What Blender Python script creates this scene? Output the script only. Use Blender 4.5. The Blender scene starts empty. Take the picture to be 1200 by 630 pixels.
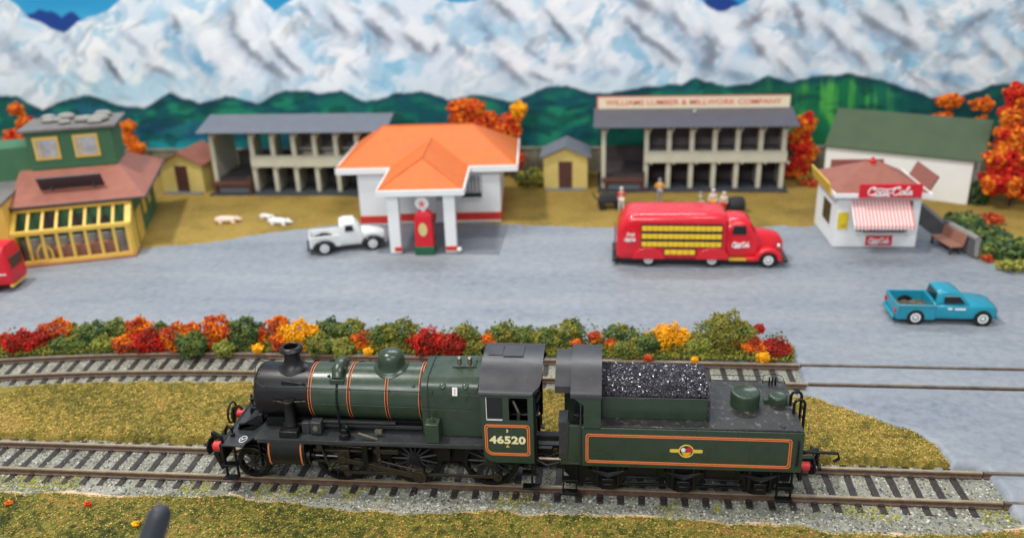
import bpy, bmesh, math, random
import numpy as np
from mathutils import Vector, Matrix
random.seed(7); RNG=np.random.default_rng(11)
SC=bpy.context.scene; COL=SC.collection; PI=math.pi

# ------------------------------------------------------------------ helpers
def lin(c):
    return tuple(((x/255)/12.92 if x/255<=.04045 else ((x/255+.055)/1.055)**2.4) for x in c)
MATS={}
def mat(name,rgb,rough=.55,metal=0.,var=.12,scale=3.,bump=0.,bscale=30.,rgb2=None,spec=.5,dust=0.,coat=0.):
    """procedural principled material: noise mottling between two near tones, fine bump, worn roughness"""
    m=bpy.data.materials.new(name); m.use_nodes=True; nt=m.node_tree; N=nt.nodes; L=nt.links
    b=N['Principled BSDF']; tc=N.new('ShaderNodeTexCoord')
    n=N.new('ShaderNodeTexNoise'); n.inputs['Scale'].default_value=scale; n.inputs['Detail'].default_value=6; n.inputs['Roughness'].default_value=.65
    L.new(tc.outputs['Object'],n.inputs['Vector'])
    r=N.new('ShaderNodeValToRGB'); c=lin(rgb)
    lo=tuple(max(0,x*(1-var)) for x in c) if rgb2 is None else lin(rgb2); hi=tuple(min(1,x*(1+var)) for x in c) if rgb2 is None else c
    r.color_ramp.elements[0].position=.3; r.color_ramp.elements[1].position=.7
    r.color_ramp.elements[0].color=(*lo,1); r.color_ramp.elements[1].color=(*hi,1)
    L.new(n.outputs['Fac'],r.inputs['Fac']); out=r.outputs['Color']
    if dust>0:
        n2=N.new('ShaderNodeTexNoise'); n2.inputs['Scale'].default_value=scale*2.3; n2.inputs['Detail'].default_value=9; n2.inputs['Roughness'].default_value=.75
        L.new(tc.outputs['Object'],n2.inputs['Vector'])
        mr=N.new('ShaderNodeMapRange'); mr.inputs['From Min'].default_value=.55; mr.inputs['From Max'].default_value=.8; mr.inputs['To Max'].default_value=dust
        L.new(n2.outputs['Fac'],mr.inputs['Value'])
        mx=N.new('ShaderNodeMix'); mx.data_type='RGBA'; mx.inputs['B'].default_value=(.32,.29,.25,1)
        L.new(mr.outputs['Result'],mx.inputs['Factor']); L.new(out,mx.inputs['A']); out=mx.outputs['Result']
    L.new(out,b.inputs['Base Color'])
    mr=N.new('ShaderNodeMapRange'); mr.inputs['To Min'].default_value=max(.02,rough-.12); mr.inputs['To Max'].default_value=min(1,rough+.12)
    L.new(n.outputs['Fac'],mr.inputs['Value']); L.new(mr.outputs['Result'],b.inputs['Roughness'])
    b.inputs['Metallic'].default_value=metal; b.inputs['Specular IOR Level'].default_value=spec; b.inputs['Coat Weight'].default_value=coat
    if bump>0:
        n3=N.new('ShaderNodeTexNoise'); n3.inputs['Scale'].default_value=bscale; n3.inputs['Detail'].default_value=4
        L.new(tc.outputs['Object'],n3.inputs['Vector'])
        bp=N.new('ShaderNodeBump'); bp.inputs['Strength'].default_value=bump; bp.inputs['Distance'].default_value=.05
        L.new(n3.outputs['Fac'],bp.inputs['Height']); L.new(bp.outputs['Normal'],b.inputs['Normal'])
    MATS[name]=m; return m
def vcmat(name,rough=.7,bump=.3,bscale=20.,spec=.4,attr='col'):
    m=bpy.data.materials.new(name); m.use_nodes=True; nt=m.node_tree; N=nt.nodes; L=nt.links
    b=N['Principled BSDF']; a=N.new('ShaderNodeAttribute'); a.attribute_name=attr
    L.new(a.outputs['Color'],b.inputs['Base Color']); b.inputs['Roughness'].default_value=rough; b.inputs['Specular IOR Level'].default_value=spec
    if bump:
        tc=N.new('ShaderNodeTexCoord'); n3=N.new('ShaderNodeTexNoise'); n3.inputs['Scale'].default_value=bscale; n3.inputs['Detail'].default_value=4
        L.new(tc.outputs['Object'],n3.inputs['Vector'])
        bp=N.new('ShaderNodeBump'); bp.inputs['Strength'].default_value=bump; bp.inputs['Distance'].default_value=.05
        L.new(n3.outputs['Fac'],bp.inputs['Height']); L.new(bp.outputs['Normal'],b.inputs['Normal'])
    return m

def tag(o,label=None,cat=None,group=None,kind=None):
    if label: o['label']=label
    if cat: o['category']=cat
    if group: o['group']=group
    if kind: o['kind']=kind
    return o
def thing(name,label,cat,loc=(0,0,0),rz=0.,group=None):
    o=bpy.data.objects.new(name,None); COL.objects.link(o); o.location=loc; o.rotation_euler=(0,0,rz); o.empty_display_size=.5
    return tag(o,label,cat,group)
def root_of(o):
    while o.parent is not None: o=o.parent
    return o
KEEP_WHOLE={'rivet_rows','roof','ridge_tile','rivets','number','sign_letters','door_lettering','rear_script','sign_script','door_script','crest','lining','red_band','front_emblem','power_label','cylinder_lining','roof_debris','window_bars','backhead_fittings','glazing_frame','wall','upper_wall','lower_wall','end_wall','fascia','stone_course','chassis','underframe','boiler_band'}
class MB:
    def __init__(s): s.v=[]; s.f=[]; s.mi=[]; s.cur=0; s.M=None; s.seg=[]
    def add(s,vs,fs):
        k=len(s.v)
        if s.M is not None: vs=[tuple(s.M@Vector(p)) for p in vs]
        s.seg.append((k,len(s.f),len(vs),len(fs))); s.v+= [tuple(p) for p in vs]; s.f+=[tuple(i+k for i in f) for f in fs]; s.mi+=[s.cur]*len(fs); return s
    def box(s,x0,x1,y0,y1,z0,z1):
        return s.add([(x0,y0,z0),(x1,y0,z0),(x1,y1,z0),(x0,y1,z0),(x0,y0,z1),(x1,y0,z1),(x1,y1,z1),(x0,y1,z1)],
            [(0,3,2,1),(4,5,6,7),(0,1,5,4),(1,2,6,5),(2,3,7,6),(3,0,4,7)])
    def prism(s,poly,axis,a0,a1):
        """poly: 2D points; axis 'y' -> (x,z) extruded in y; 'x' -> (y,z) in x; 'z' -> (x,y) in z"""
        n=len(poly)
        def P(p,a): return {'y':(p[0],a,p[1]),'x':(a,p[0],p[1]),'z':(p[0],p[1],a)}[axis]
        vs=[P(p,a0) for p in poly]+[P(p,a1) for p in poly]
        fs=[tuple(range(n)),tuple(range(2*n-1,n-1,-1))]+[(i,i+n,(i+1)%n+n,(i+1)%n) for i in range(n)]
        return s.add(vs,fs)
    def cyl(s,p0,p1,r0,r1=None,seg=20,caps=True):
        r1=r0 if r1 is None else r1; p0=Vector(p0); p1=Vector(p1); d=(p1-p0).normalized()
        a=d.orthogonal().normalized(); b=d.cross(a)
        vs=[]; 
        for p,r in ((p0,r0),(p1,r1)):
            for i in range(seg):
                t=2*PI*i/seg; vs.append(p+(a*math.cos(t)+b*math.sin(t))*r)
        fs=[(i,(i+1)%seg,(i+1)%seg+seg,i+seg) for i in range(seg)]
        if caps: fs+=[tuple(range(seg-1,-1,-1)),tuple(range(seg,2*seg))]
        return s.add(vs,fs)
    def tube(s,pts,r,seg=8,closed=False):
        pts=[Vector(p) for p in pts]; n=len(pts); vs=[]; ref=None
        for i,p in enumerate(pts):
            if closed: d=(pts[(i+1)%n]-pts[i-1]).normalized()
            else: d=(pts[min(i+1,n-1)]-pts[max(i-1,0)]).normalized()
            if ref is None: a=d.orthogonal().normalized()
            else:
                a=(ref-d*ref.dot(d)); a=a.normalized() if a.length>1e-6 else d.orthogonal().normalized()
            ref=a; b=d.cross(a); rr=r[i] if isinstance(r,(list,tuple)) else r
            for k in range(seg):
                t=2*PI*k/seg; vs.append(p+(a*math.cos(t)+b*math.sin(t))*rr)
        fs=[]; m=n if closed else n-1
        for i in range(m):
            for k in range(seg):
                j=(i+1)%n; fs.append((i*seg+k,i*seg+(k+1)%seg,j*seg+(k+1)%seg,j*seg+k))
        if not closed: fs+=[tuple(range(seg-1,-1,-1)),tuple(range((n-1)*seg,n*seg))]
        return s.add(vs,fs)
    def lathe(s,prof,c,axis='z',seg=32):
        """prof: (radius, height) from bottom to top; axis z or y or x"""
        vs=[]; n=len(prof)
        for r,h in prof:
            for k in range(seg):
                t=2*PI*k/seg; x,y=r*math.cos(t),r*math.sin(t)
                p={'z':(x,y,h),'y':(x,h,-y),'x':(h,x,y)}[axis]; vs.append((c[0]+p[0],c[1]+p[1],c[2]+p[2]))
        fs=[(i*seg+k,i*seg+(k+1)%seg,(i+1)*seg+(k+1)%seg,(i+1)*seg+k) for i in range(n-1) for k in range(seg)]
        fs+=[tuple(range(seg-1,-1,-1)),tuple(range((n-1)*seg,n*seg))]
        return s.add(vs,fs)
    def ball(s,c,r,seg=12,rings=8,sc=(1,1,1)):
        prof=[(max(1e-4,r*math.sin(PI*i/rings)),-r*math.cos(PI*i/rings)) for i in range(rings+1)]
        t=MB().lathe(prof,(0,0,0),'z',seg)
        return s.add([(c[0]+x*sc[0],c[1]+y*sc[1],c[2]+z*sc[2]) for x,y,z in t.v],t.f)
    def loft(s,st,n=20,power=3.5):
        """st: (x, half width, z bottom, z top, taper) stations along x; super-elliptic cross sections"""
        vs=[]
        for q in st:
            x,hw,zb,zt=q[:4]; tp=q[4] if len(q)>4 else 0; yo=q[5] if len(q)>5 else 0
            zc=(zb+zt)/2; hh=(zt-zb)/2
            for k in range(n):
                t=2*PI*(k+.5)/n; cx,sx=math.cos(t),math.sin(t)
                y=hw*math.copysign(abs(cx)**(2/power),cx); z=hh*math.copysign(abs(sx)**(2/power),sx)
                y*=1-tp*(z/hh+1)/2 if hh else 1
                vs.append((x,y+yo,zc+z))
        m=len(st); fs=[(i*n+k,i*n+(k+1)%n,(i+1)*n+(k+1)%n,(i+1)*n+k) for i in range(m-1) for k in range(n)]
        fs+=[tuple(range(n-1,-1,-1)),tuple(range((m-1)*n,m*n))]
        return s.add(vs,fs)
    def merge(s,o): return s.add(o.v,o.f)
    def pieces(s):
        """clusters of primitives whose bounding boxes touch"""
        if not s.seg or sum(q[3] for q in s.seg)!=len(s.f): return []
        B=[]
        for v0,f0,nv,nf in s.seg:
            P=np.array(s.v[v0:v0+nv]); B.append((P.min(0)-.012,P.max(0)+.012))
        n=len(B); g=list(range(n))
        def find(a):
            while g[a]!=a: a=g[a]
            return a
        for i in range(n):
            for j in range(i):
                if (B[i][0]<=B[j][1]).all() and (B[j][0]<=B[i][1]).all(): g[find(i)]=find(j)
        d={}
        for i in range(n): d.setdefault(find(i),[]).append(i)
        return list(d.values())
    def build(s,name,mats,parent=None,world=False,smooth=35,bev=0.,seg=2,label=None):
        if parent is not None and len(s.seg)>1 and len(s.seg)<60 and name not in KEEP_WHOLE:
            cl=s.pieces()
            if 2<=len(cl)<=10:
                first=None
                for c in cl:
                    m=MB()
                    for i in c:
                        v0,f0,nv,nf=s.seg[i]; k=len(m.v)-v0; m.v+=s.v[v0:v0+nv]; m.f+=[tuple(q+k for q in f) for f in s.f[f0:f0+nf]]; m.mi+=s.mi[f0:f0+nf]
                    o=m.build(name,mats,parent,world,smooth,bev,seg,label); first=first or o
                return first
        me=bpy.data.meshes.new(name); vs=s.v
        if world and parent is not None:
            r=root_of(parent); Mi=(Matrix.Translation(r.location)@Matrix.Rotation(r.rotation_euler.z,4,'Z')).inverted()
            vs=[tuple(Mi@Vector(p)) for p in vs]
        me.from_pydata(vs,[],s.f)
        if not isinstance(mats,(list,tuple)): mats=[mats]
        for m in mats: me.materials.append(m)
        if len(mats)>1: me.polygons.foreach_set('material_index',s.mi)
        bm=bmesh.new(); bm.from_mesh(me); bmesh.ops.recalc_face_normals(bm,faces=bm.faces); bm.to_mesh(me); bm.free()
        if smooth: 
            me.polygons.foreach_set('use_smooth',[True]*len(me.polygons)); me.set_sharp_from_angle(angle=math.radians(smooth))
        o=bpy.data.objects.new(name,me); COL.objects.link(o); o.parent=parent
        if bev>0:
            b=o.modifiers.new('Bevel','BEVEL'); b.width=bev; b.segments=seg; b.limit_method='ANGLE'; b.angle_limit=math.radians(40); b.harden_normals=False
        if label: o['label']=label
        return o
def npmesh(name,V,F,mats,parent=None,cols=None,smooth=False,mi=None):
    me=bpy.data.meshes.new(name); V=np.asarray(V,np.float32); F=np.asarray(F,np.int32)
    k=F.shape[1]; me.vertices.add(len(V)); me.vertices.foreach_set('co',V.ravel())
    me.loops.add(F.size); me.loops.foreach_set('vertex_index',F.ravel())
    me.polygons.add(len(F)); me.polygons.foreach_set('loop_start',np.arange(0,F.size,k,dtype=np.int32)); 
    me.polygons.foreach_set('loop_total',np.full(len(F),k,np.int32))
    if not isinstance(mats,(list,tuple)): mats=[mats]
    for m in mats: me.materials.append(m)
    if mi is not None: me.polygons.foreach_set('material_index',np.asarray(mi,np.int32))
    me.polygons.foreach_set('use_smooth',np.full(len(F),smooth))
    me.update(calc_edges=True)
    if cols is not None:
        a=me.color_attributes.new('col','FLOAT_COLOR','POINT'); c=np.ones((len(V),4),np.float32); c[:,:3]=cols; a.data.foreach_set('color',c.ravel())
    o=bpy.data.objects.new(name,me); COL.objects.link(o); o.parent=parent; return o
# value noise
def vnoise(x,y,seed=0):
    xi=np.floor(x).astype(np.int64); yi=np.floor(y).astype(np.int64); xf=x-xi; yf=y-yi
    def h(a,b):
        n=(a*374761393+b*668265263+seed*1442695041)&0xffffffff; n=((n^(n>>13))*1274126177)&0xffffffff; return ((n^(n>>16))&0xffff)/65535.
    u=xf*xf*(3-2*xf); v=yf*yf*(3-2*yf)
    return (h(xi,yi)*(1-u)+h(xi+1,yi)*u)*(1-v)+(h(xi,yi+1)*(1-u)+h(xi+1,yi+1)*u)*v
def fbm(x,y,seed=0,o=5,g=.5):
    s=0;a=1;t=0
    for i in range(o): s=s+a*vnoise(x*2**i,y*2**i,seed+i*17); t+=a; a*=g
    return s/t
def sstep(a,b,x): t=np.clip((x-a)/(b-a),0,1); return t*t*(3-2*t)
def grid(x0,x1,dx,y0,y1,dy):
    nx=int((x1-x0)/dx)+1; ny=int((y1-y0)/dy)+1
    X,Y=np.meshgrid(np.linspace(x0,x1,nx),np.linspace(y0,y1,ny)); i=np.arange(nx*ny).reshape(ny,nx)
    F=np.stack([i[:-1,:-1],i[:-1,1:],i[1:,1:],i[1:,:-1]],-1).reshape(-1,4); return X,Y,F
def text_mesh(txt,size,depth=.01,bold=0.,shear=0.,space=1.,width=None):
    cu=bpy.data.curves.new('lettering','FONT'); cu.body=txt; cu.size=size; cu.extrude=depth; cu.offset=bold; cu.shear=shear; cu.space_character=space
    cu.align_x='CENTER'; cu.align_y='CENTER'; cu.resolution_u=3
    o=bpy.data.objects.new('lettering',cu); COL.objects.link(o)
    dg=bpy.context.evaluated_depsgraph_get(); me=bpy.data.meshes.new_from_object(o.evaluated_get(dg))
    vs=[tuple(v.co) for v in me.vertices]; fs=[tuple(p.vertices) for p in me.polygons]
    bpy.data.objects.remove(o); bpy.data.curves.remove(cu); bpy.data.meshes.remove(me)
    if vs:
        xs=[v[0] for v in vs]; ys=[v[1] for v in vs]; cx=(min(xs)+max(xs))/2; cy=(min(ys)+max(ys))/2; k=1 if width is None else width/(max(xs)-min(xs))
        vs=[((v[0]-cx)*k,(v[1]-cy),v[2]) for v in vs]
    return vs,fs
def letter(mb,txt,c,size,**kw):
    """upright lettering facing -Y centred at c"""
    vs,fs=text_mesh(txt,size,**kw); mb.add([(c[0]+x,c[1]-z,c[2]+y) for x,y,z in vs],fs); return mb
def add_script(mb,c,w,h,th,y):
    """flowing white script wordmark drawn as pen strokes, facing -Y"""
    S=[[(.09,.75),(.13,.95),(.08,1.),(.02,.8),(.0,.45),(.03,.12),(.1,.05),(.16,.2)],   # C
       [(.22,.5),(.18,.4),(.18,.15),(.23,.08),(.27,.25),(.25,.5),(.21,.5)],
       [(.35,.45),(.31,.52),(.28,.3),(.3,.08),(.36,.15)],
       [(.44,.5),(.39,.48),(.37,.2),(.41,.08),(.44,.3),(.45,.5),(.45,.12),(.5,.12)],
       [(.48,.33),(.54,.33)],
       [(.66,.75),(.7,.95),(.65,1.),(.58,.8),(.56,.45),(.59,.12),(.65,.05),(.71,.2)],
       [(.77,.5),(.73,.4),(.73,.15),(.78,.08),(.81,.25),(.8,.5),(.76,.5)],
       [(.84,.1),(.85,.6),(.9,1.),(.87,.95),(.85,.4),(.87,.08),(.9,.12)],
       [(.98,.5),(.93,.48),(.91,.2),(.95,.08),(.98,.3),(.99,.5),(.98,.12),(1.02,.12)],
       [(.1,.72),(.25,.82),(.4,.72),(.52,.8),(.6,.95)],[(.1,.05),(.25,-.08),(.4,.0),(.52,-.1)]]
    for st in S:
        pts=[(c[0]+(px-.5)*w+(py-.5)*h*.22,y,c[2]+(py-.5)*h) for px,py in st]
        # smooth
        P=[]
        for i in range(len(pts)-1):
            for k in range(3):
                t=k/3; p0=pts[max(i-1,0)];p1=pts[i];p2=pts[i+1];p3=pts[min(i+2,len(pts)-1)]
                P.append(tuple(.5*((2*p1[j])+(-p0[j]+p2[j])*t+(2*p0[j]-5*p1[j]+4*p2[j]-p3[j])*t*t+(-p0[j]+3*p1[j]-3*p2[j]+p3[j])*t**3) for j in range(3)))
        P.append(pts[-1]); mb.tube(P,th,6)
# local placement helper for rotated things: geometry is given in the thing's own frame
# ------------------------------------------------------------------ materials
M={}
def mm(k,*a,**kw): M[k]=mat(k,*a,**kw)
mm('loco_green',(47,62,45),.3,var=.18,scale=2.,bump=.03,bscale=40,dust=.06)
mm('loco_green_dark',(38,52,37),.36,var=.2,scale=2.,bump=.03,bscale=40,dust=.06)
mm('loco_black',(20,18,19),.38,var=.3,scale=3.,bump=.08,bscale=30,dust=.06,spec=.4)
mm('roof_black',(50,48,50),.38,var=.2,scale=1.5,bump=.05,bscale=30,dust=.12)
mm('plate_grey',(46,47,48),.42,var=.2,scale=2.,dust=.22)
mm('tank_top',(38,37,37),.5,var=.45,scale=2.,bump=.15,bscale=25,dust=1.)
mm('gear_black',(12,12,12),.42,var=.3,scale=5.,bump=.15,dust=.06,spec=.35)
mm('wheel_black',(38,37,37),.3,var=.2,scale=4.,dust=.06)
mm('gear_steel',(70,64,54),.35,metal=.7,var=.3,scale=6.,dust=.15)
mm('gear_bronze',(56,47,34),.42,metal=.4,var=.35,scale=5.,dust=.2)
mm('lining',(222,120,64),.45,var=.06,scale=8)
mm('cream',(238,226,172),.5,var=.04)
mm('buffer_red',(205,45,45),.45,var=.12,scale=5)
mm('crest_yellow',(222,190,70),.5,var=.08)
mm('crest_red',(190,40,50),.5); mm('crest_white',(225,225,225),.5); mm('crest_gold',(225,165,45),.5)
mm('valve_metal',(150,140,120),.3,metal=.8,var=.2)
mm('rail_side',(92,70,56),.6,var=.35,scale=6.,bump=.1)
mm('rail_top',(186,166,138),.32,metal=.55,var=.2,scale=4.)
mm('rail_dirty',(108,94,80),.55,var=.5,scale=1.6,dust=.6)
mm('sleeper',(46,38,36),.6,var=.35,scale=5.,bump=.5,bscale=18,dust=.5)
mm('white_paint',(236,236,234),.5,var=.03,scale=.8,bump=.04,bscale=8)
mm('orange_roof',(214,108,32),.6,rgb2=(198,94,26),scale=1.6,bump=.6,bscale=9)
mm('red_paint',(205,30,36),.35,var=.12,scale=1.2)
mm('red_trim',(205,52,38),.5,var=.15,scale=1.5)
mm('truck_red',(214,22,40),.28,var=.06,scale=.8,bump=.03,bscale=6,coat=.3)
mm('yellow_case',(244,200,44),.5,var=.12,scale=3.)
mm('window_black',(26,26,28),.15,var=.1)
mm('tyre',(28,28,29),.7,var=.15)
mm('hub_white',(225,225,225),.35,var=.05)
mm('chrome',(190,190,188),.2,metal=.9,var=.08)
mm('teal',(24,140,164),.32,var=.12,scale=1.5,bump=.04,bscale=10,dust=.12,coat=.2)
mm('bed_dirt',(112,96,76),.8,rgb2=(62,52,46),scale=2.5,bump=.4)
mm('silver',(222,223,222),.33,var=.05,scale=1.5)
mm('pump_green',(28,92,62),.5); mm('tan_paint',(214,196,130),.5)
mm('grey_roof',(112,116,126),.65,var=.1,scale=1.2,bump=.2,bscale=12)
mm('grey_roof_dark',(92,92,100),.65,var=.1,scale=1.2,bump=.2,bscale=12)
mm('cream_timber',(196,192,172),.6,var=.08,scale=1.5,bump=.1)
mm('grey_board',(104,96,98),.7,var=.18,scale=1.5,bump=.1)
mm('dark_board',(66,58,58),.7,var=.2,scale=1.5)
mm('brown_wood',(88,52,42),.65,var=.2,scale=2.,bump=.15)
mm('slate_base',(56,58,64),.7,var=.15,scale=1.5)
mm('shed_yellow',(206,184,108),.65,var=.1,scale=1.5,bump=.1)
mm('door_brown',(84,48,40),.6,var=.2,scale=3)
mm('barn_green',(80,96,70),.65,var=.12,scale=.8,bump=.2,bscale=8)
mm('barn_white',(236,235,230),.6,var=.03,scale=.7)
mm('green_wall',(62,108,74),.6,var=.1,scale=1.,bump=.1)
mm('green_dark',(46,78,54),.6,var=.12,scale=1.)
mm('brown_roof',(158,98,80),.65,rgb2=(140,84,70),scale=1.4,bump=.25,bscale=14)
mm('yellow_frame',(226,186,84),.5,var=.07,scale=1.5)
mm('junk_grey',(138,136,130),.7,var=.2,scale=3,bump=.4)
mm('tar_roof',(112,108,106),.7,var=.18,scale=2,bump=.2)
mm('pane_light',(196,196,196),.2,rgb2=(140,142,144),scale=1.6)
mm('panel_dark',(62,56,62),.5,var=.15)
mm('sign_cream',(236,222,190),.5,var=.03); mm('sign_red',(224,104,88),.5)
mm('cola_red',(212,28,44),.4,var=.05)
mm('stripe_pink',(236,120,110),.6); mm('poster_yellow',(222,196,30),.5,var=.1)
mm('board_yellow',(208,170,60),.55,var=.1,scale=2)
mm('rust_sign',(142,88,76),.6,var=.1)
mm('skin',(222,176,150),.6); mm('cloth_yellow',(226,164,40),.7); mm('cloth_grey',(150,148,152),.7); mm('cloth_red',(200,44,44),.7); mm('cloth_white',(226,224,220),.7)
mm('pig_pink',(232,200,180),.55,var=.08); mm('blanket_green',(70,150,80),.7)
mm('bench_tan',(150,104,86),.65,var=.12,scale=2)
mm('stone_grey',(92,90,92),.75,var=.25,scale=1.5,bump=.3); mm('stone_light',(136,133,128),.75,var=.15,scale=2)
mm('dark_thing',(40,40,44),.6,var=.2)
mm('trunk',(86,66,50),.8,var=.3,scale=3,bump=.4)
mm('rod_grey',(44,47,54),.5,var=.08,scale=1.)
mm('fence_grey',(148,140,120),.8,rgb2=(112,106,92),scale=1.8,bump=.4)
mm('label_white',(232,230,228),.5)
# ------------------------------------------------------------------ ground sheets
def ground_mat(name,stops,scale,fine,rough,bump,warm=None):
    m=bpy.data.materials.new(name); m.use_nodes=True; nt=m.node_tree; N=nt.nodes; L=nt.links; b=N['Principled BSDF']
    tc=N.new('ShaderNodeTexCoord')
    n1=N.new('ShaderNodeTexNoise'); n1.inputs['Scale'].default_value=scale; n1.inputs['Detail'].default_value=8; n1.inputs['Roughness'].default_value=.62
    n2=N.new('ShaderNodeTexNoise'); n2.inputs['Scale'].default_value=fine; n2.inputs['Detail'].default_value=5; n2.inputs['Roughness'].default_value=.7
    L.new(tc.outputs['Object'],n1.inputs['Vector']); L.new(tc.outputs['Object'],n2.inputs['Vector'])
    ad=N.new('ShaderNodeMath'); ad.operation='MULTIPLY_ADD'; ad.inputs[1].default_value=.5; L.new(n1.outputs['Fac'],ad.inputs[0])
    md=N.new('ShaderNodeMath'); md.operation='MULTIPLY'; md.inputs[1].default_value=.5; L.new(n2.outputs['Fac'],md.inputs[0]); L.new(md.outputs[0],ad.inputs[2])
    r=N.new('ShaderNodeValToRGB'); r.color_ramp.elements.remove(r.color_ramp.elements[1])
    for i,(p,c) in enumerate(stops):
        e=r.color_ramp.elements[0] if i==0 else r.color_ramp.elements.new(p)
        e.position=p; e.color=(*lin(c),1)
    L.new(ad.outputs[0],r.inputs['Fac']); L.new(r.outputs['Color'],b.inputs['Base Color'])
    b.inputs['Roughness'].default_value=rough; b.inputs['Specular IOR Level'].default_value=.35
    bp=N.new('ShaderNodeBump'); bp.inputs['Strength'].default_value=bump; bp.inputs['Distance'].default_value=.05
    L.new(n2.outputs['Fac'],bp.inputs['Height']); L.new(bp.outputs['Normal'],b.inputs['Normal'])
    return m
road_m=ground_mat('road_paint',[(.3,(98,105,115)),(.41,(122,129,138)),(.48,(132,138,146)),(.53,(137,142,149)),(.58,(145,149,154)),(.64,(138,143,150)),(.72,(172,173,174))],.16,2.2,.5,.07)
# painted brush streaks along x: stretch coordinates of the coarse noise
nt=road_m.node_tree; mp=nt.nodes.new('ShaderNodeMapping'); mp.inputs['Scale'].default_value=(.45,1.9,1)
tcn=[n for n in nt.nodes if n.type=='TEX_COORD'][0]; nz=[n for n in nt.nodes if n.type=='TEX_NOISE'][0]
nt.links.new(tcn.outputs['Object'],mp.inputs['Vector']); nt.links.new(mp.outputs['Vector'],nz.inputs['Vector'])
ballast_m=ground_mat('ballast_glue',[(.3,(84,84,76)),(.45,(122,122,110)),(.55,(142,142,130)),(.62,(156,154,143)),(.75,(184,172,152))],1.1,9.,.8,.6)
field_m=ground_mat('mustard_turf',[(.3,(84,74,38)),(.42,(124,104,46)),(.5,(146,120,54)),(.58,(156,130,62)),(.72,(132,120,64))],.3,5.,.95,.6)
turf_m=vcmat('turf_fibres',.9,.3,30)
grain_m=vcmat('stone_grains',.75,0)
glue_m=ground_mat('tan_glue',[(.3,(170,140,104)),(.5,(205,176,140)),(.7,(222,200,168))],1.5,8.,.8,.4)

GX0,GX1=-34,26
def trackY(x): return np.where(x<-12.5,8.02-.0066*(x+12.5)**2,8.02+.0*x)   # centre line of the rear track
def strip1(x,y):  # ballast of the front track, 1 inside
    w=.22*fbm(x*.9,y*.9,5,3)-.1
    yn=-2.35+.45*(fbm(x*.22,x*0+3.1,8,3)-.5)+.25*np.sin(x*.7); 
    return sstep(0,.35,np.minimum(y-yn,np.where(x<15.6,2.3,1.55)+w-y))*sstep(0,.4,17.6+w*2-x)
def turf_mid(x,y):
    n=(fbm(x*1.1,y*1.1,21,4)-.5)
    e1=6.2-.0066*np.where(x<-12.5,(x+12.5)**2,0)+n*.5-y                     # rear track side
    e2=y-(1.42+n*.35)                                            # front track side
    # diagonal right edge through (12.3,6.2) (14.3,4.7) (16.0,3.4) (16.3,1.5)
    xe=np.interp(y,[1.2,2.2,2.9,3.5,4.7,5.6,6.2,7],[16.5,16.4,16.1,15.7,14.1,13.,12.3,11.]); e3=(xe+n*.6-x)*.8
    return np.minimum(np.minimum(e1,e2),e3)
def turf_front(x,y):
    n=(fbm(x*.9,y*.9,31,4)-.5)
    yn=-2.15+.55*(fbm(x*.25,x*0+1.7,12,3)-.5)
    yn=yn-.45*np.exp(-((x-12.)/4)**2)+.35*sstep(15,17,x)-.35*np.exp(-((x+4)/4)**2)+.3*np.exp(-((x+10)/1.6)**2)
    return yn+n*.5-y
# road sheet
X,Y,F=grid(-90,90,.4,-60,60,.4)
Z=np.full_like(X,-.05)+.03*(fbm(X*.25,Y*.25,3,3)-.5)
dip=np.maximum.reduce([sstep(-.1,.25,turf_mid(X,Y)),sstep(-.1,.2,turf_front(X,Y)),strip1(X,Y)])
X2,Y2,F2=grid(-40,30,.12,-5,11,.12)
Z2=-.05+.03*(fbm(X2*.25,Y2*.25,3,3)-.5)+.03*sstep(2.4,1.5,np.minimum(np.abs(Y2-8.02),np.abs(Y2)))
tr2=sstep(0,.35,np.minimum(Y2-(trackY(X2)-np.where(X2<11.8,2.6,1.6)),(trackY(X2)+1.45)-Y2))*sstep(0,.35,12.45+.5*(fbm(X2,Y2*1.3,44,3)-.5)-X2)
d2=np.maximum.reduce([sstep(-.1,.25,turf_mid(X2,Y2)),sstep(-.1,.2,turf_front(X2,Y2)),strip1(X2,Y2),tr2, sstep(-1.2,-1.4,Y2)*sstep(17.8,17.2,X2)])
# flange grooves of the rails set in the road
for yc in (.87,-.87): d2=np.maximum(d2,.22*sstep(.16,.08,np.abs(Y2-yc+.13*(1 if yc>0 else -1)))*sstep(16.9,17.3,X2))
for yc in (8.02-.87,8.02+.87): d2=np.maximum(d2,.22*sstep(.16,.08,np.abs(Y2-yc))*sstep(11.9,12.4,X2))
Z2=Z2-.6*d2-.02*(fbm(X2*3,Y2*3,9,3)-.5)*0
far=(Y>10.6)|(Y<-4.7)|(X>29.6)|(X<-39.6)
V=np.stack([X,Y,Z],-1).reshape(-1,3); fc=V[F].mean(1)
keep=~((fc[:,0]>-39.8)&(fc[:,0]<29.8)&(fc[:,1]>-4.8)&(fc[:,1]<10.8))
V2=np.stack([X2,Y2,Z2],-1).reshape(-1,3)
road=npmesh('road',np.concatenate([V,V2]),np.concatenate([F[keep],F2+len(V)]),road_m,smooth=True); road['kind']='structure'
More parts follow.
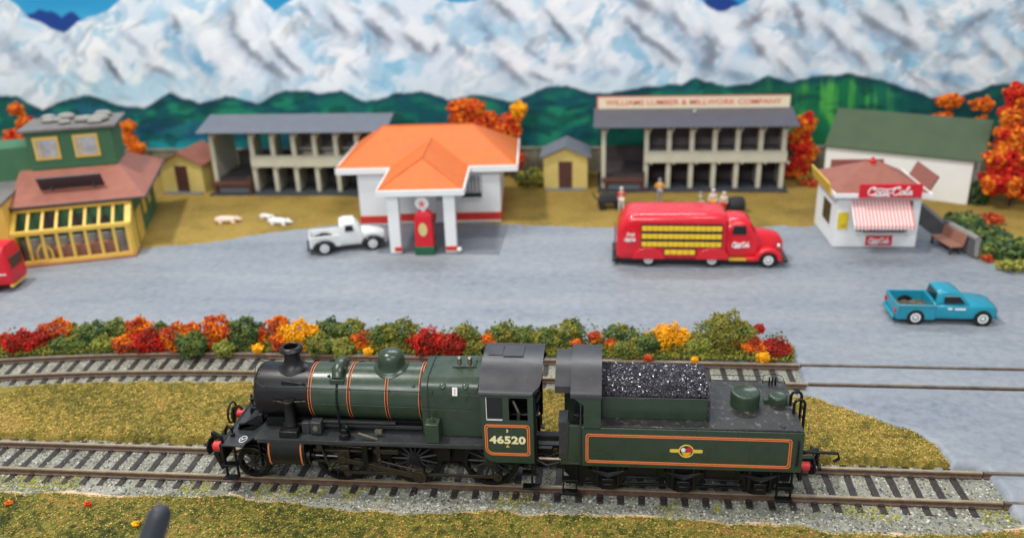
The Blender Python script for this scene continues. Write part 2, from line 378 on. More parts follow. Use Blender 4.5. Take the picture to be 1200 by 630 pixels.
# ballast sheets
def grains(name,n,xr,yfun,zfun,size,parent,tones,flat=.6,keepf=None):
    x=RNG.uniform(xr[0],xr[1],n); y=yfun(x,n); 
    if keepf is not None:
        k=keepf(x,y); x=x[k];y=y[k]
    n=len(x); z=zfun(x,y); s=size*RNG.uniform(.5,1.25,n)
    o=np.array([(1,0,0),(-1,0,0),(0,1,0),(0,-1,0),(0,0,1),(0,0,-1)],float)
    f=np.array([(0,2,4),(2,1,4),(1,3,4),(3,0,4),(2,0,5),(1,2,5),(3,1,5),(0,3,5)])
    a=RNG.uniform(0,2*PI,n); ca,sa=np.cos(a),np.sin(a)
    P=o[None]*RNG.uniform(.6,1.3,(n,6,1))*s[:,None,None]
    P[:,:,2]*=flat; tl=RNG.uniform(-.6,.6,n)[:,None]
    px=P[:,:,0]*ca[:,None]-P[:,:,1]*sa[:,None]; py=P[:,:,0]*sa[:,None]+P[:,:,1]*ca[:,None]; pz=P[:,:,2]+tl*px
    V=np.stack([px+x[:,None],py+y[:,None],pz+z[:,None]],-1).reshape(-1,3)
    Fc=(f[None]+6*np.arange(n)[:,None,None]).reshape(-1,3)
    t=np.array([lin(c) for c in tones]); c=t[RNG.integers(0,len(t),n)]*RNG.uniform(.75,1.2,(n,1))
    return npmesh(name,V,Fc,grain_m,parent,cols=np.repeat(c,6,0))
X,Y,F=grid(-40,30,.14,-3.4,2.6,.14)
def zb1(x,y): return -.285+.05*(fbm(x*1.5,y*1.5,61,3)-.5)+.12*sstep(-1.75,-2.5,y)+.12*(fbm(x*.6,y*.6,3,2)-.4)*sstep(-1.4,-2.,y)+.12*sstep(1.3,1.9,y)-.6*sstep(.05,.4,turf_front(x,y))*sstep(-1.6,-1.9,y)
bal=npmesh('track_bed',np.stack([X,Y,zb1(X,Y)],-1).reshape(-1,3),F,ballast_m,smooth=True); bal['kind']='structure'
X,Y,F=grid(-40,12.9,.16,2.,10.4,.16)
def zb2(x,y): 
    d=y-trackY(x); return -.285+.05*(fbm(x*1.5,y*1.5,71,3)-.5)+.12*sstep(-1.35,-1.8,d)-.5*sstep(.0,.3,turf_mid(x,y))+.12*sstep(1.3,1.7,d)
bal2=npmesh('track_bed',np.stack([X,Y,zb2(X,Y)-.0],-1).reshape(-1,3),F,ballast_m,smooth=True); bal2['kind']='structure'
G1=[(140,142,128),(158,158,146),(112,114,104),(188,186,174),(150,144,112),(74,74,70),(98,100,94)]
g=grains('ballast_chippings',26000,(-21,18.5),lambda x,n:RNG.uniform(-2.6,1.6,n),zb1,.06,None,G1,keepf=lambda x,y:RNG.random(len(x))<np.clip(.3+fbm(x*.8,y*.8,5,3),0,1)); tag(g,'pale grey green ballast chippings glued around the front track','ballast',kind='stuff')
g=grains('ballast_chippings',9000,(-30,12.2),lambda x,n:trackY(x)+RNG.uniform(-1.6,1.4,n),zb2,.05,None,G1); tag(g,'pale grey chippings glued around the rear curved track','ballast',kind='stuff')
# scattered turf crumbs that spilled onto the chippings
g=grains('turf_crumbs',5200,(-21,18),lambda x,n:RNG.normal(-1.35,.3,n),lambda x,y:zb1(x,y)+.02,.045,None,[(140,136,40),(118,118,36),(168,160,60)],keepf=lambda x,y:(fbm(x*.7,y*.7,91,3)>.5)); tag(g,'yellow green turf crumbs fallen among the sleeper ends','turf crumbs',kind='stuff')
# tan glue edge between chippings and front turf
X,Y,F=grid(-22,20,.1,-3.6,-1.6,.1)
tf=turf_front(X,Y); Zg=-.17+.05*(fbm(X*2,Y*2,6,3)-.5)-.5*sstep(-.12,-.34,tf+.35*(fbm(X*.8,Y*.8,77,3)-.62))
gl=npmesh('glue_edge',np.stack([X,Y,Zg],-1).reshape(-1,3),F,glue_m,smooth=True); gl['kind']='structure'
# turf mats: displaced sheet plus a pelt of small foam flakes
def pelt(name,xr,yr,dx,fn,base,n,tones,seed,flake,lab):
    X,Y,F=grid(xr[0],xr[1],dx,yr[0],yr[1],dx); m=fn(X,Y); ins=sstep(-.05,.22,m)
    zf=lambda x,y,mm: base-.42*(1-sstep(-.12,.16,mm))+.12*(fbm(x*.5,y*.5,seed,3)-.5)+.10*(fbm(x*5,y*5,seed+3,2)-.5)
    Z=zf(X,Y,m)
    t=np.array([lin(c) for c in tones])
    def colf(x,y,k):
        a=.5+.55*(fbm(x*.45,y*.45,seed+9,4)-.5)+.7*(fbm(x*7,y*7,seed+11,2)-.5)+k; a=np.clip((a-.25)/.5,0,.999)*(len(t)-1); i=a.astype(int); fr=(a-i)[...,None]; return t[i]*(1-fr)+t[i+1]*fr
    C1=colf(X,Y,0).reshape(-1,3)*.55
    V=np.stack([X,Y,Z],-1).reshape(-1,3)
    fm=m.reshape(-1)[F].max(1)>-.12; F=F[fm]
    x=RNG.uniform(max(xr[0],-23),min(xr[1],19),n); y=RNG.uniform(yr[0],yr[1],n); mm_=fn(x,y); k=mm_>-.16; x=x[k];y=y[k];mm_=mm_[k]; n=len(x)
    z=zf(x,y,mm_)+.03; d=RNG.normal(size=(n,3,3)); d/=np.linalg.norm(d,axis=2,keepdims=True); d[:,:,2]=np.abs(d[:,:,2])*.8
    P=np.stack([x,y,z],-1)[:,None,:]+d*(flake*RNG.uniform(.5,1.3,(n,1,1)))
    Vf=P.reshape(-1,3); Ff=(np.arange(n)[:,None]*3+np.arange(3)[None])
    cf=np.repeat(colf(x,y,RNG.normal(0,.22,n))*RNG.uniform(.4,1.6,(n,1)),3,0)
    # triangles stored as degenerate-free quads are avoided: build both and join
    me_V=np.concatenate([V,Vf]); cc=np.concatenate([C1,cf])
    Ft=np.concatenate([F[:,[0,1,2]],F[:,[0,2,3]],Ff+len(V)])
    o=npmesh(name,me_V,Ft,turf_m,cols=cc); tag(o,lab,'grass',kind='stuff'); return o
pelt('grass',(-40,17.2),(1.0,7.),.1,turf_mid,-.02,170000,[(96,92,34),(132,120,44),(162,144,56),(182,160,70),(196,158,84)],101,.05,'yellow olive scatter turf between the two railway tracks')
pelt('grass',(-40,30),(-9,-1.2),.1,turf_front,-.1,200000,[(64,70,26),(104,108,36),(142,138,50),(170,158,70),(176,128,70)],131,.05,'green olive scatter turf along the front edge before the track')
# field at the back
X,Y,F=grid(-80,70,.4,19,48,.3)
ye=np.interp(X,[-80,-34,-30,-24.6,-19,-15,-13,-3,4,17,20,24,24.9,26,28,70],[19.6,19.6,22.,23.2,26,27.6,28.3,28.0,27.6,28,29.5,29.8,22.5,20.6,19.9,19.9])
m=Y-ye+.9*(fbm(X*.6,Y*.6,17,3)-.5); Zf=.02+.12*(fbm(X*.4,Y*.4,15,4)-.5)-.35*(1-sstep(-.2,.3,m))+.06*(fbm(X*2.5,Y*2.5,19,2)-.5)
fld=npmesh('grass',np.stack([X,Y,Zf],-1).reshape(-1,3),F,field_m,smooth=True); tag(fld,'mustard brown static grass around the buildings behind the road','grass',kind='stuff')

# ------------------------------------------------------------------ tracks
A_SL=.7516
rail_prof=[(-.10,-.245),(.10,-.245),(.10,-.215),(.03,-.18),(.03,-.075),(.055,-.055),(.055,0),(-.055,0),(-.055,-.055),(-.03,-.075),(-.03,-.18),(-.10,-.215)]
def rail(path,parent,name='rail',dirty=False):
    mb=MB(); n=len(rail_prof); 
    for i,(x,y) in enumerate(path):
        a=path[max(i-1,0)]; b=path[min(i+1,len(path)-1)]; dx,dy=b[0]-a[0],b[1]-a[1]; l=math.hypot(dx,dy); nx,ny=-dy/l,dx/l
        mb.v+=[(x+nx*p,y+ny*p,z) for p,z in rail_prof]
    for i in range(len(path)-1):
        for k in range(n):
            j=(k+1)%n; mb.f.append((i*n+k,i*n+j,(i+1)*n+j,(i+1)*n+k)); mb.mi.append(1 if k in (5,6,7) else 0)
    o=mb.build(name,[M['rail_side'],M['rail_dirty'] if dirty else M['rail_top']],parent,world=True,smooth=0); return o
def mk_sleeper(parent,x,y,rot,first=[None]):
    if first[0] is None:
        mb=MB()
        mb.box(-.12,.12,-1.42,1.42,-.40,-.235)
        for s in (-1,1):
            for t in (-1,1): mb.box(-.09,.09,s*.87+t*.15-.05,s*.87+t*.15+.05,-.236,-.18)
        me=mb.build('sleeper',M['sleeper'],None,smooth=0,bev=.012,seg=1); first[0]=me; o=me
    else:
        o=first[0].copy(); COL.objects.link(o)
    o.parent=parent; r=parent.location; o.location=(x-r.x,y-r.y,RNG.uniform(-.01,.005)); o.rotation_euler=(0,0,rot); return o
t1=thing('railway_track','straight front track carrying the green steam engine','railway track',(0,0,0),group='railway tracks')
for s in (-1,1):
    rail([(x,s*.87) for x in np.linspace(-60,17.2,31)],t1); rail([(x,s*.87) for x in np.linspace(17.24,60,12)],t1,dirty=True)
for i in range(-14,48):
    mk_sleeper(t1,(i-25.48)*A_SL,RNG.normal(0,.012),RNG.normal(0,.012))
t2=thing('railway_track','rear track curving at left behind the engine and before the hedge','railway track',(0,8,0),group='railway tracks')
xs=np.concatenate([np.linspace(-48,12.38,62),np.linspace(12.42,60,20)])
for s in (-1,1):
    pts=[]
    for x in xs:
        y=float(trackY(np.array(x))); sl=-.0132*(x+12.5) if x<-12.5 else 0; l=math.hypot(1,sl); pts.append((x-sl/l*s*.87,y+s*.87/l))
    rail([p for p in pts if p[0]<12.4],t2); rail([p for p in pts if p[0]>12.4],t2,dirty=True)
x=11.9
while x>-31:
    y=float(trackY(np.array(x))); sl=-.0132*(x+12.5) if x<-12.5 else 0
    mk_sleeper(t2,x,y,math.atan(sl)+RNG.normal(0,.012)); x-=.735/math.hypot(1,sl)
# ------------------------------------------------------------------ locomotive (x along the track, front at -x)
L=thing('steam_locomotive','dark green steam engine with orange lining and cab number 46520','locomotive',(-4.6,0,0))
ZC=3.30
def Rb(x): return .97 if x<-6.95 else .97+(x+6.95)/(4.1)*.08
def part(mb,name,m,parent=L,**k): return mb.build(name,m,parent,world=True,**k)
# chassis frames
mb=MB(); mb.box(-9.9,1.2,-.62,-.5,.75,2.1); mb.box(-9.9,1.2,.5,.62,.75,2.1); mb.box(-9.7,1.1,-.5,.5,1.5,2.05)
mb.box(-8.3,-7.2,-.5,.5,.9,1.6); mb.box(.2,1.1,-.5,.5,.8,1.5)
for x in (-2.2,-4.8): mb.box(x-.25,x+.25,-1.0,-.5,1.0,1.9)
part(mb,'chassis',M['gear_black'],bev=.02)
# running plate
mb=MB(); mb.box(-8.9,-.6,-1.66,1.66,2.1,2.16); mb.box(-8.8,-.62,-1.66,-1.62,2.0,2.1); mb.box(-8.8,-.62,1.62,1.66,2.0,2.1)
mb.box(-10.18,-9.35,-1.62,1.62,1.76,1.82)
mb.prism([(-9.36,1.76),(-8.88,2.1),(-8.88,2.16),(-9.36,1.82)],'y',-1.4,1.4)
part(mb,'running_plate',M['plate_grey'],bev=.01,seg=1)
mb=MB(); mb.prism([(-9.95,1.83),(-8.95,2.17),(-8.95,2.5),(-9.1,2.5),(-9.95,1.95)],'y',-.62,-.56); mb.prism([(-9.95,1.83),(-8.95,2.17),(-8.95,2.5),(-9.1,2.5),(-9.95,1.95)],'y',.56,.62)
mb.prism([(-9.75,1.83),(-9.0,2.17),(-8.6,2.62),(-8.75,2.62),(-9.1,2.4)],'y',-.5,.5)
part(mb,'front_frame',M['loco_black'],bev=.01)
mb=MB(); mb.cyl((-9.0,-1.2,1.8),(-9.0,-1.2,1.81),.01,.01)
pts=[(-9.52+.13*math.cos(t),-1.22+.2*math.sin(t),1.835+0.*math.cos(t)) for t in np.linspace(0,2*PI,24,endpoint=False)]
mb=MB().tube(pts,.014,6,True); mb.tube([(-9.60,-1.3,1.835),(-9.44,-1.14,1.835)],.012,6); mb.tube([(-9.6,-1.16,1.835),(-9.5,-1.24,1.835)],.012,6)
part(mb,'front_emblem',M['crest_white'])
mb=MB(); mb.box(-10.28,-10.16,-1.62,1.62,1.12,1.84); part(mb,'buffer_beam',M['loco_black'],bev=.02)
for s in (-1,1):
    mb=MB().cyl((-10.28,s*1.12,1.45),(-10.72,s*1.12,1.45),.2,.17,24); b=part(mb,'buffer_shank',M['buffer_red'],bev=.01)
    mb=MB().lathe([(.06,.42),(.07,.5),(.31,.54),(.33,.58),(.2,.62),(.02,.63)],(-10.28,s*1.12,1.45),'x',28)
    mb=MB(); mb.cyl((-10.7,s*1.12,1.45),(-10.84,s*1.12,1.45),.09); mb.cyl((-10.84,s*1.12,1.45),(-10.9,s*1.12,1.45),.31,.29,28); part(mb,'buffer_head',M['gear_black'],b,bev=.015)
# hoops, pipes and coupling at the front
mb=MB(); 
mb.tube([(-10.3,.62,1.2),(-10.55,.62,1.1),(-10.7,.62,1.5),(-10.62,.62,2.0),(-10.4,.62,2.1),(-10.25,.62,1.95)],.06,8)
mb.tube([(-10.3,-.45,1.75),(-10.45,-.45,1.9),(-10.55,-.45,1.7),(-10.5,-.45,1.1),(-10.35,-.45,.9)],.05,8)
mb.tube([(-10.95,1.12+.40*math.cos(t),1.5+.40*math.sin(t)) for t in np.linspace(0,2*PI,28,endpoint=False)],.045,8,True)
part(mb,'brake_hose',M['gear_black'])
mb=MB(); mb.box(-11.0,-10.2,-.12,.12,.95,1.12); mb.prism([(-11.35,.98),(-11.35,1.32),(-11.25,1.32),(-11.0,1.12),(-11.0,.95)],'y',-.07,.07); mb.box(-11.1,-11.0,-.7,.7,.98,1.1); mb.tube([(-11.1,-.7,1.04),(-11.35,-.62,1.2)],.05)
mb.prism([(-10.75,1.2),(-10.55,1.2),(-10.42,.55),(-10.52,.5)],'y',-1.25,-1.12)
part(mb,'coupling',M['gear_black'],bev=.01)
for s in (-1,1):
    mb=MB(); 
    for x in (-10.25,-9.83): mb.box(x,x+.07,s*1.45-.04,s*1.45+.04,.35,1.78)
    mb.box(-10.3,-9.75,s*1.55-.15,s*1.55+.15,.38,.44); mb.box(-10.3,-9.75,s*1.55-.15,s*1.55+.15,.95,1.01)
    part(mb,'front_step',M['gear_black'],bev=.01)
mb=MB()
for y in (-1.45,1.45): mb.tube([(-10.2,y,1.82),(-10.22,y,2.12)],.05)
mb.lathe([(.09,0),(.09,.12),(.04,.15),(.05,.3),(.09,.33),(.09,.4)],(-10.0,-1.0,1.82),seg=12); mb.lathe([(.09,0),(.09,.12),(.04,.15),(.05,.3),(.09,.33),(.09,.4)],(-10.0,1.0,1.82),seg=12)
mb.box(-9.3,-9.1,.75,1.3,1.85,2.4); part(mb,'lamp_iron',M['gear_black'])
# smokebox, chimney
mb=MB(); mb.lathe([(.5,-9.03),(.9,-9.02),(.955,-8.96),(.97,-8.9),(.97,-6.96)],(0,0,ZC),'x',64); SMB=mb
mb=SMB
for k in range(36):
    t=2*PI*k/36; mb.ball((-8.86,.975*math.cos(t),ZC+.975*math.sin(t)),.022,6,4); mb.ball((-7.02,.975*math.cos(t),ZC+.975*math.sin(t)),.018,6,4)
sm=part(mb,'smokebox',M['loco_black'],smooth=30)
mb=MB(); mb.lathe([(.02,-9.16),(.4,-9.13),(.7,-9.08),(.78,-9.02)],(0,0,ZC),'x',48); 
for z in (3.0,3.6): mb.tube([(-9.14,-.55,z),(-9.15,.2,z)],.035)
mb.cyl((-9.1,0,ZC),(-9.35,0,ZC),.05); mb.tube([(-9.3,0,ZC),(-9.3,.12,ZC+.3)],.03); part(mb,'smokebox_door',M['loco_black'],sm)
cx=-7.74
mb=MB(); seg=48; prof=[(.56,None),(.44,.04),(.36,.11),(.31,.2),(.285,.34),(.28,.9)]
vs=[]
for r,h in prof:
    for k in range(seg):
        t=2*PI*k/seg; x,y=r*math.cos(t),r*math.sin(t); zs=ZC+math.sqrt(max(.0,.985**2-y*y)) 
        if h is None: z=zs+.0
        elif h<.4: w=1-h/.45; z=(zs+h)*w+(1-w)*(ZC+.985+h)
        else: z=ZC+.985+h*.62
        vs.append((cx+x,y,z))
fs=[(i*seg+k,i*seg+(k+1)%seg,(i+1)*seg+(k+1)%seg,(i+1)*seg+k) for i in range(len(prof)-1) for k in range(seg)]
mb.add(vs,fs)
zt=4.88
mb.lathe([(.28,zt-.3),(.285,zt-.06),(.36,zt-.03),(.42,zt+.0),(.43,zt+.05),(.39,zt+.1),(.33,zt+.16),(.29,zt+.17),(.25,zt+.14),(.24,zt-.5),(.01,zt-.52)],(cx,0,0),'z',48)
mb.f=[f for f in mb.f]; part(mb,'chimney',M['loco_black'],smooth=40)
# boiler barrel
mb=MB(); n=14; mb.lathe([(Rb(-6.96+4.1*i/n)+(.005 if i>0 else .005),-6.96+4.1*i/n) for i in range(n+1)],(0,0,ZC),'x',64); part(mb,'boiler',M['loco_green'],smooth=30)
for x in (-6.93,-5.50,-4.12,-2.9):
    mb=MB()
    for d in (-.045,.045):
        r=Rb(x)+.012; mb.tube([(x+d,r*math.cos(t),ZC+r*math.sin(t)) for t in np.linspace(0,2*PI,72,endpoint=False)],.0155,5,True)
    mb.cur=1
    r0=Rb(x)+.008; mb.lathe([(r0-.02,x-.03),(r0,x-.028),(r0,x+.028),(r0-.02,x+.03)],(0,0,ZC),'x',72)
    part(mb,'boiler_band',[M['lining'],M['loco_black']])
# dome
dx=-4.08; mb=MB(); prof=[(.64,None),(.62,.045),(.54,.055),(.5,.11),(.485,.17)]; vs=[]; seg=48
for r,h in prof:
    for k in range(seg):
        t=2*PI*k/seg; x,y=r*math.cos(t),r*math.sin(t); zs=ZC+math.sqrt(1.03**2-y*y); vs.append((dx+x,y,zs+(h or 0)))
zd=ZC+1.03
for r,h in ((.485,.3),(.47,.42),(.42,.52),(.33,.6),(.2,.65),(.08,.665),(.002,.667)):
    for k in range(seg):
        t=2*PI*k/seg; vs.append((dx+r*math.cos(t),r*math.sin(t),zd+h-.02))
m=len(vs)//seg; fs=[(i*seg+k,i*seg+(k+1)%seg,(i+1)*seg+(k+1)%seg,(i+1)*seg+k) for i in range(m-1) for k in range(seg)]
mb.add(vs,fs); part(mb,'dome',M['loco_green'],smooth=60)
# top feed saddle and its pipe
mb=MB(); xs_=-5.92; ring=[]
for i in range(9):
    b_=math.radians(50+i*58/8); e=math.sin(PI*(i+.5)/9); ring.append((b_,.12+.27*e**.5))
vs=[];n=12
for b_,hh in ring:
    for k in range(n):
        t=2*PI*k/n; u=.2*math.copysign(abs(math.cos(t))**.6,math.cos(t)); rad=.93+hh/2+(hh/2+.02)*math.copysign(abs(math.sin(t))**.6,math.sin(t))
        vs.append((xs_+u,-math.cos(b_)*rad,ZC+math.sin(b_)*rad))
m=len(ring); fs=[(i*n+k,i*n+(k+1)%n,(i+1)*n+(k+1)%n,(i+1)*n+k) for i in range(m-1) for k in range(n)]+[tuple(range(n)),tuple(range(m*n-1,(m-1)*n-1,-1))]
mb.add(vs,fs); tf_=part(mb,'top_feed',M['loco_green'],smooth=50)
mb=MB()
for y in (-.35,-.75): 
    zz=ZC+math.sqrt(1.0-y*y)+.1
    mb.box(xs_-.26,xs_+.26,y-.05,y+.05,zz-.1,zz+.08)
part(mb,'clamp',M['loco_green'],tf_,bev=.02)
mb=MB(); pts=[(xs_+.0,-1.04*math.sin(t),ZC+1.04*math.cos(t)) for t in np.linspace(math.radians(48),math.radians(105),9)]; pts+=[(xs_+.02,-1.06,2.75),(xs_+.02,-1.06,2.2)]
mb.tube(pts,.035); part(mb,'feed_pipe',M['loco_black'])
# firebox, Belpaire with flat top, tapering forward
def fbsec(x,top,w): 
    return [(x,y,z) for y,z in [(-w,2.16),(w,2.16),(w,3.7),(w*.97,4.02),(w*.86,4.22),(w*.70,top),(-w*.70,top),(-w*.86,4.22),(-w*.97,4.02),(-w,3.7)]]
mb=MB(); a=fbsec(-2.86,4.33,1.10); b=fbsec(-.6,4.40,1.14)
mb.add(a+b,[tuple(range(10)),tuple(range(19,9,-1))]+[(i,i+10,(i+1)%10+10,(i+1)%10) for i in range(10)]); fb=part(mb,'firebox',M['loco_green'],smooth=28,bev=.035,seg=3)
mb=MB(); mb.tube([(-2.6,y,z+.008) for y,z in [(-1.12,2.3),(-1.12,3.7),(-1.09,4.03),(-.965,4.24),(-.78,4.36),(.78,4.36)]],.018,6)
part(mb,'cladding_seam',M['loco_green'],fb)
mb=MB()
for x in (-2.05,-1.25):
    mb.M=Matrix.Translation((x,-1.02,4.13))@Matrix.Rotation(math.radians(40),4,'X'); mb.lathe([(.12,-.06),(.12,.02),(.08,.045),(.03,.05)],(0,0,0),seg=16); mb.M=None
for x in (-1.75,-1.25): mb.cyl((x,-1.12,3.65),(x,-1.17,3.65),.05,seg=10)
for x in (-2.45,): mb.cyl((x,-1.12,3.95),(x,-1.17,3.95),.04,seg=10)
for x in (-3.15,): mb.cyl((x,-.82,3.97),(x,-.87,4.02),.06,seg=12)
part(mb,'washout_plug',M['loco_green'],fb)
mb=MB(); mb.M=Matrix.Translation((-1.62,-1.135,3.98))@Matrix.Rotation(math.radians(-14),4,'X')
mb.box(-.09,.09,-.012,.0,-.15,.15); mb.cur=1
letter(mb,'2',(0,-.016,.06),.11,depth=.003,bold=.003); letter(mb,'3',(0,-.016,-.05),.11,depth=.003,bold=.003); mb.M=None
part(mb,'power_label',[M['label_white'],M['sign_red']],fb,smooth=0)
mb=MB()
for x in (-1.60,-1.23):
    mb.lathe([(.13,0),(.13,.05),(.085,.07),(.085,.28),(.1,.3),(.1,.34),(.07,.38),(.02,.385)],(x,.0,4.36),seg=20)
sv=part(mb,'safety_valve',M['valve_metal'])
mb=MB(); mb.tube([(-1.85,-.1,4.40),(-1.4,-.14,4.43),(-1.0,-.12,4.42),(-.97,.05,4.6)],.028); mb.box(-1.72,-1.1,-.16,.16,4.38,4.42); part(mb,'valve_seat',M['loco_green'],sv)
mb=MB(); mb.tube([(-.74,.15,4.4),(-.74,.15,4.75),(-.8,.15,4.95),(-.7,.15,5.05)],.045); part(mb,'whistle',M['gear_black'])
mb=MB(); mb.tube([(-.68,-.98,4.15),(-.78,-1.04,4.2),(-.8,-1.1,4.05),(-.68,-1.13,3.95)],.04); part(mb,'injector_pipe',M['gear_black'])
mb=MB(); mb.cyl((-6.28,-.52,4.17),(-6.28,-.55,4.22),.05,seg=14); part(mb,'plug_hole',M['window_black'])
# handrails
mb=MB(); z=3.86; ya=-(math.sqrt(1.05**2-.56**2)+.09)
mb.tube([(-8.62,-.9,z),(-6.9,-.92,z),(-2.9,ya-.02,z),(-.62,-1.21,z)],.016,6)
mb.tube([(-8.62,-.9,z),(-9.0,-.7,z+.12),(-9.08,-.2,z+.45),(-9.08,.2,z+.45),(-9.0,.7,z+.12),(-8.62,.9,z),(-.62,1.21,z)],.016,6)
for x,y in ((-8.55,-.9),(-7.05,-.92),(-5.45,-.95),(-4.0,-1.0),(-2.45,-1.17),(-1.15,-1.19)): mb.tube([(x,y+.1,z-.02),(x,y,z)],.02,6); mb.ball((x,y,z),.035,8,6)
hr=part(mb,'handrail',M['plate_grey'])
mb=MB(); mb.tube([(-6.95,-1.015,3.28),(-4.9,-1.055,3.28),(-2.9,-1.10,3.27),(-2.8,-1.17,3.27),(-.9,-1.18,3.25)],.011,6)
mb.ball((-3.4,-1.1,3.28),.025,8,6); mb.ball((-4.1,-1.1,3.28),.02,8,6); part(mb,'ejector_rod',M['plate_grey'])
mb=MB(); mb.tube([(-8.25,-.98,3.33),(-8.1,-1.06,3.36),(-7.9,-1.05,3.31),(-7.5,-1.05,3.34),(-7.05,-1.02,3.36)],.03,8)
for x in (-8.2,-7.85,-7.55,-7.25): mb.ball((x,-1.05,3.34),.055,8,6)
part(mb,'ejector_pipe',M['loco_black'])
mb=MB(); mb.prism([(-7.98,3.92),(-7.9,4.1),(-7.5,4.06),(-7.15,3.96),(-7.5,3.9)],'y',-.86,-.74); mb.cyl((-7.2,-.86,3.98),(-7.1,-.9,3.98),.05); part(mb,'ejector_body',M['loco_black'],bev=.03)
# outside steam pipes
for s in (-1,1):
    mb=MB(); mb.lathe([(.24,0),(.23,.06),(.19,.12),(.185,.9),(.22,1.0)],(-7.68,s*1.08,2.42),seg=24); mb.box(-8.0,-7.32,s*1.3-.26,s*1.3+.26,2.15,2.42); part(mb,'steam_pipe',M['loco_black'],bev=.03)
# boxes on the running plate
mb=MB(); mb.box(-7.25,-6.95,-1.25,-1.0,2.16,2.62); mb.box(-6.92,-6.5,-1.32,-.95,2.2,2.68); lb=part(mb,'lubricator',M['plate_grey'],bev=.03)
mb=MB(); mb.cyl((-6.7,-1.32,2.46),(-6.7,-1.37,2.46),.1,seg=16); mb.cyl((-6.7,-1.37,2.46),(-6.7,-1.4,2.46),.04,seg=12); part(mb,'lubricator_wheel',M['valve_metal'],lb)
mb=MB(); mb.box(-5.78,-5.45,-1.6,-1.25,2.16,2.4); mb.box(-5.72,-5.5,-1.55,-1.28,2.4,2.56); mb.cyl((-5.6,-1.62,2.3),(-5.6,-1.66,2.3),.09); mb.ball((-5.52,-1.42,2.6),.09,10,6); part(mb,'mechanical_pump',M['gear_black'],bev=.02)
mb=MB(); mb.tube([(-5.1,-1.5,2.42),(-4.4,-1.58,2.24)],.035); mb.box(-4.55,-4.3,-1.35,-1.2,2.3,2.42); part(mb,'reach_rod',M['valve_metal'])
mb=MB(); mb.box(-8.0,-2.9,-.98,-.9,2.3,2.42); mb.box(-6.95,-3.85,-1.06,-.92,2.52,2.60); part(mb,'boiler_side_bar',M['plate_grey'],bev=.01)  # two thin grey bars along the lower side of the boiler
mb=MB(); mb.box(-8.7,-2.9,-.8,.8,2.15,2.55); part(mb,'smokebox_saddle',M['gear_black'])
mb=MB(); mb.box(-2.68,-2.18,-1.62,-1.14,2.16,2.92); sb=part(mb,'sandbox',M['loco_green'],bev=.03)
mb=MB(); mb.cyl((-2.43,-1.38,2.92),(-2.43,-1.38,3.0),.11,seg=16); mb.ball((-2.43,-1.38,3.03),.05,8,6); part(mb,'filler_cap',M['loco_green'],sb)
# cylinders
for s in (-1,1):
    sec=[(s*.62,.98),(s*1.35,.98),(s*1.52,1.03),(s*1.63,1.2),(s*1.66,1.5),(s*1.63,1.8),(s*1.5,1.98),(s*1.45,2.1),(s*.62,2.1)]
    mb=MB().prism(sec,'x',-8.48,-7.12); cy_=part(mb,'cylinder',M['loco_black'],smooth=50)
    mb=MB()
    for x in (-8.42,-7.24):
        o=[(s*(abs(y)+.008),z) for y,z in sec[1:8]]
        mb.tube([(x,y,z) for y,z in o],.03,6)
    part(mb,'cylinder_lining',M['lining'],cy_)
    mb=MB(); mb.cyl((-7.12,s*1.3,1.32),(-6.98,s*1.3,1.32),.27,seg=24); mb.cyl((-6.98,s*1.3,1.32),(-6.85,s*1.3,1.32),.1,seg=16)
    mb.cyl((-7.12,s*1.2,1.85),(-6.9,s*1.2,1.85),.2,seg=20); mb.cyl((-8.48,s*1.3,1.32),(-8.58,s*1.3,1.32),.27,seg=24); mb.cyl((-8.48,s*1.2,1.85),(-8.62,s*1.2,1.85),.2,seg=20); part(mb,'cylinder_cover',M['gear_black'],cy_,bev=.01)
